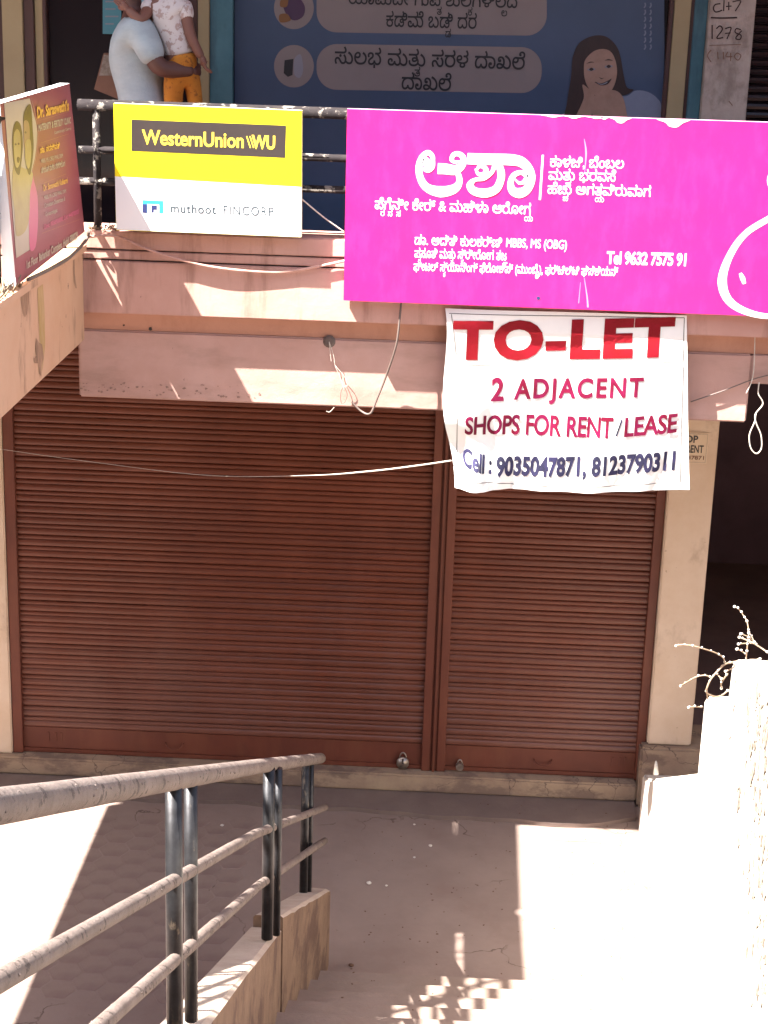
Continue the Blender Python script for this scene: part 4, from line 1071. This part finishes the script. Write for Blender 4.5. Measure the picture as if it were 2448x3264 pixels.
# ================================================================== PEOPLE
def skin(name, verts, edges, m, parent, sub=2):
    bm = bmesh.new(); L = bm.verts.layers.skin.verify(); vs = []
    for i, (co, r) in enumerate(verts):
        v = bm.verts.new(co); v[L].radius = (r, r) if not isinstance(r, tuple) else r; v[L].use_root = (i == 0); vs.append(v)
    for a, b in edges: bm.edges.new((vs[a], vs[b]))
    me = bpy.data.meshes.new(name); bm.to_mesh(me); bm.free()
    o = bpy.data.objects.new(name, me); COL.objects.link(o)
    o.modifiers.new('s', 'SKIN'); s2 = o.modifiers.new('u', 'SUBSURF'); s2.levels = sub; s2.render_levels = sub
    dg = bpy.context.evaluated_depsgraph_get(); ev = o.evaluated_get(dg)
    me2 = bpy.data.meshes.new_from_object(ev); me2.name = name
    bpy.data.objects.remove(o)
    b2 = bmesh.new(); b2.from_mesh(me2)
    for f in b2.faces: f.smooth = True
    bpy.data.meshes.remove(me2)
    return fin(name, b2, m, parent, True)
def z1(x, y, Y): return P((x / 2.074) / S, (y / 2.074) / S, Y=Y)
def chain(n): return [(i, i + 1) for i in range(n - 1)]
def hand(pos, d, up, size, m, parent, curl=1.0):
    """palm with four bent fingers and a thumb leaving its side, along direction d from the wrist"""
    d = d.normalized(); s = d.cross(up).normalized(); n = s.cross(d)
    skin('hand', [(pos - d * .035 * size, .024 * size), (pos + d * .005 * size, .026 * size), (pos + d * .035 * size + s * .012 * size, .026 * size), (pos + d * .062 * size + s * .012 * size, .022 * size), (pos + d * .035 * size - s * .014 * size, .025 * size), (pos + d * .060 * size - s * .014 * size, .021 * size)], [(0,1),(1,2),(2,3),(1,4),(4,5)], m, parent, 2)
    for k in range(4):
        o = pos + d * .05 * size + s * (.0165 * (k - 1.5)) * size
        ln = (.030, .036, .034, .026)[k] * size
        skin('finger', [(o - d * .01 * size, .0125 * size), (o + d * ln * .9, .0115 * size), (o + d * ln * 1.7 - n * ln * .5 * curl, .0105 * size), (o + d * ln * 2.1 - n * ln * 1.1 * curl, .009 * size)], chain(4), m, parent, 1)
    o = pos + d * .005 * size - s * .02 * size
    skin('thumb', [(o, .014 * size), (o + d * .022 * size - s * .018 * size, .0125 * size), (o + d * .050 * size - s * .022 * size - n * .01 * size, .010 * size)], chain(3), m, parent, 1)

YMn = -.72
man = thing('person', 'man in a pale blue t-shirt seen from behind, carrying a child on the upper walkway', 'person', (-1.75, YMn, 3.61))
hip = z1(945, 780, YMn); wst = z1(945, 610, YMn); che = z1(890, 380, YMn); upc = z1(900, 210, YMn); nk = z1(885, 60, YMn); hd0 = z1(890, -60, YMn); hd1 = z1(905, -190, YMn)
kl = Vector((hip.x - .03, YMn - .05, 4.07)); kr = Vector((hip.x + .06, YMn + .08, 4.07))
fl = Vector((hip.x - .05, YMn - .06, 3.70)); fr = Vector((hip.x + .08, YMn + .09, 3.70))
sh_n = z1(945, 175, YMn - .17); el_n = z1(1040, 455, YMn - .20); wr_n = z1(1285, 468, YMn - .10)
sh_f = z1(900, 170, YMn + .17); el_f = z1(1080, 330, YMn + .22); wr_f = z1(1230, 360, YMn + .12)
Vb = [(hip, .13), (wst, .13), (che, .14), (upc, .12), (nk, .06), (hd0, .075), (hd1, .10),
      (kl, .07), (fl, .045), (kr, .07), (fr, .045), (sh_n, .065), (el_n, .058), (wr_n, .040), (sh_f, .065), (el_f, .045), (wr_f, .030)]
Eb = [(0,1),(1,2),(2,3),(3,4),(4,5),(5,6),(0,7),(7,8),(0,9),(9,10),(3,11),(11,12),(12,13),(3,14),(14,15),(15,16)]
skin('body', Vb, Eb, M['skin_man'], man)
skin('t_shirt', [(z1(945, 800, YMn), (.165, .150)), (z1(950, 690, YMn), (.158, .150)), (z1(930, 560, YMn), (.150, .150)), (z1(892, 400, YMn), (.158, .17)), (z1(890, 250, YMn), (.150, .17)), (z1(895, 150, YMn), (.105, .11)), (z1(890, 110, YMn), .068),
     (z1(950, 200, YMn - .16), .104), (z1(985, 320, YMn - .19), .086), (z1(1030, 425, YMn - .20), .072), (z1(905, 190, YMn + .15), .08), (z1(1010, 290, YMn + .2), .07)],
     [(0,1),(1,2),(2,3),(3,4),(4,5),(5,6),(4,7),(7,8),(8,9),(4,10),(10,11)], M['tee'], man)
skin('trousers', [(hip, .14), (kl, .088), (fl, .072), (kr, .088), (fr, .072)], [(0,1),(1,2),(0,3),(3,4)], M['trouser'], man)
for f_ in (fl, fr): skin('shoe', [(Vector((f_.x - .03, f_.y, 3.645)), .035), (Vector((f_.x + .05, f_.y, 3.64)), .034), (Vector((f_.x + .14, f_.y, 3.635)), .026)], chain(3), M['trouser'], man)
skin('hair', [(z1(870, -150, YMn), .098), (z1(875, -215, YMn), .100), (z1(900, -250, YMn), .085)], chain(3), M['hair'], man)
skin('face_mask', [(z1(915, 20, YMn - .03), .045), (z1(960, 0, YMn - .0), .045)], chain(2), M['mask'], man)
for s_ in (-1,):
    e_ = z1(880, -110, YMn - .10); skin('ear', [(e_, .018), (e_ + Vector((0, 0, .03)), .020)], chain(2), M['skin_man'], man, 1)
hand(wr_n, Vector((.25, 1, .05)), Vector((1, 0, 0)), 1.0, M['skin_man'], man, 1.4)

YC = -.80
ch = thing('person', 'child in a white floral shirt and mustard trousers carried on the man\'s arm', 'person', z1(1210, 480, YC))
c_h = z1(1195, 400, YC); c_w = z1(1180, 290, YC); c_c = z1(1120, 140, YC); c_s = z1(1090, 30, YC); c_n = z1(1090, -50, YC); c_hd = z1(1085, -140, YC); c_h2 = z1(1085, -230, YC)
rs = z1(1215, 40, YC - .04); re_ = z1(1262, 250, YC - .06); rw_ = z1(1335, 385, YC - .05)
ls = z1(985, 60, YC - .05); le = z1(925, 140, YC - .12); lw = z1(835, 50, YC - .10)
k1 = z1(1150, 500, YC - .02); a1 = z1(1145, 640, YC); f1 = z1(1150, 800, YC)
k2 = z1(1250, 500, YC + .02); a2 = z1(1290, 620, YC + .03); f2 = z1(1300, 780, YC + .03)
skin('body', [(c_h, .075), (c_w, .075), (c_c, .085), (c_s, .07), (c_n, .04), (c_hd, .075), (c_h2, .09), (rs, .040), (re_, .032), (rw_, .024), (ls, .038), (le, .034), (lw, .024), (k1, .055), (a1, .04), (f1, .03), (k2, .055), (a2, .04), (f2, .03)],
     [(0,1),(1,2),(2,3),(3,4),(4,5),(5,6),(3,7),(7,8),(8,9),(3,10),(10,11),(11,12),(0,13),(13,14),(14,15),(0,16),(16,17),(17,18)], M['skin_child'], ch)
skin('shirt', [(z1(1195, 385, YC), (.090, .085)), (z1(1178, 325, YC), (.094, .088)), (z1(1165, 250, YC), (.095, .09)), (z1(1115, 120, YC), (.112, .10)), (z1(1085, 20, YC), (.105, .09)), (z1(1080, -30, YC), .05), (z1(1215, 45, YC - .03), .058), (z1(1250, 150, YC - .05), .050), (z1(985, 45, YC - .04), .05), (z1(950, 80, YC - .07), .045)],
     [(0,1),(1,2),(2,3),(3,4),(4,5),(4,6),(6,7),(4,8),(8,9)], M['floral'], ch)
skin('trousers', [(z1(1200, 345, YC), (.086, .08)), (z1(1205, 375, YC), (.095, .085)), (z1(1200, 430, YC), (.088, .08)), (z1(1155, 520, YC - .02), .070), (z1(1145, 660, YC), .058), (z1(1150, 770, YC), .05), (z1(1262, 520, YC + .02), .060), (z1(1285, 640, YC + .03), .048), (z1(1300, 760, YC + .03), .042)],
     [(0,1),(1,2),(2,3),(3,4),(4,5),(2,6),(6,7),(7,8)], M['mustard'], ch)
skin('hair', [(z1(1080, -200, YC), .095), (z1(1085, -260, YC), .088)], chain(2), M['hair'], ch)
hand(rw_, (z1(1358, 450, YC - .05) - rw_), Vector((-1, -.3, 0)), .72, M['skin_child'], ch)
hand(lw, (z1(800, 20, YC - .1) - lw), Vector((0, -1, 0)), .68, M['skin_child'], ch)
# paper bag hanging behind the man
bgq = thing('paper_bag', 'brown printed paper bag leaning behind the man', 'bag', z1(700, 640, -.5))
bm = bmesh.new(); q = [z1(*p, -.5) for p in ((685, 350), (755, 370), (790, 660), (622, 590))]
f = [bm.verts.new(v) for v in q]; b = [bm.verts.new(v + Vector((.02, .09, 0))) for v in q]
bm.faces.new(f); bm.faces.new(b[::-1]); [bm.faces.new((f[i], f[(i + 1) % 4], b[(i + 1) % 4], b[i])) for i in range(4)]
bmesh.ops.recalc_face_normals(bm, faces=bm.faces); fin('bag_body', bm, M['bag'], bgq)
bm = bmesh.new(); q = [z1(*p, -.503) for p in ((688, 360), (745, 375), (762, 500), (655, 500))]
bm.faces.new([bm.verts.new(v) for v in q]); fin('bag_print', bm, M['bag_print'], bgq)
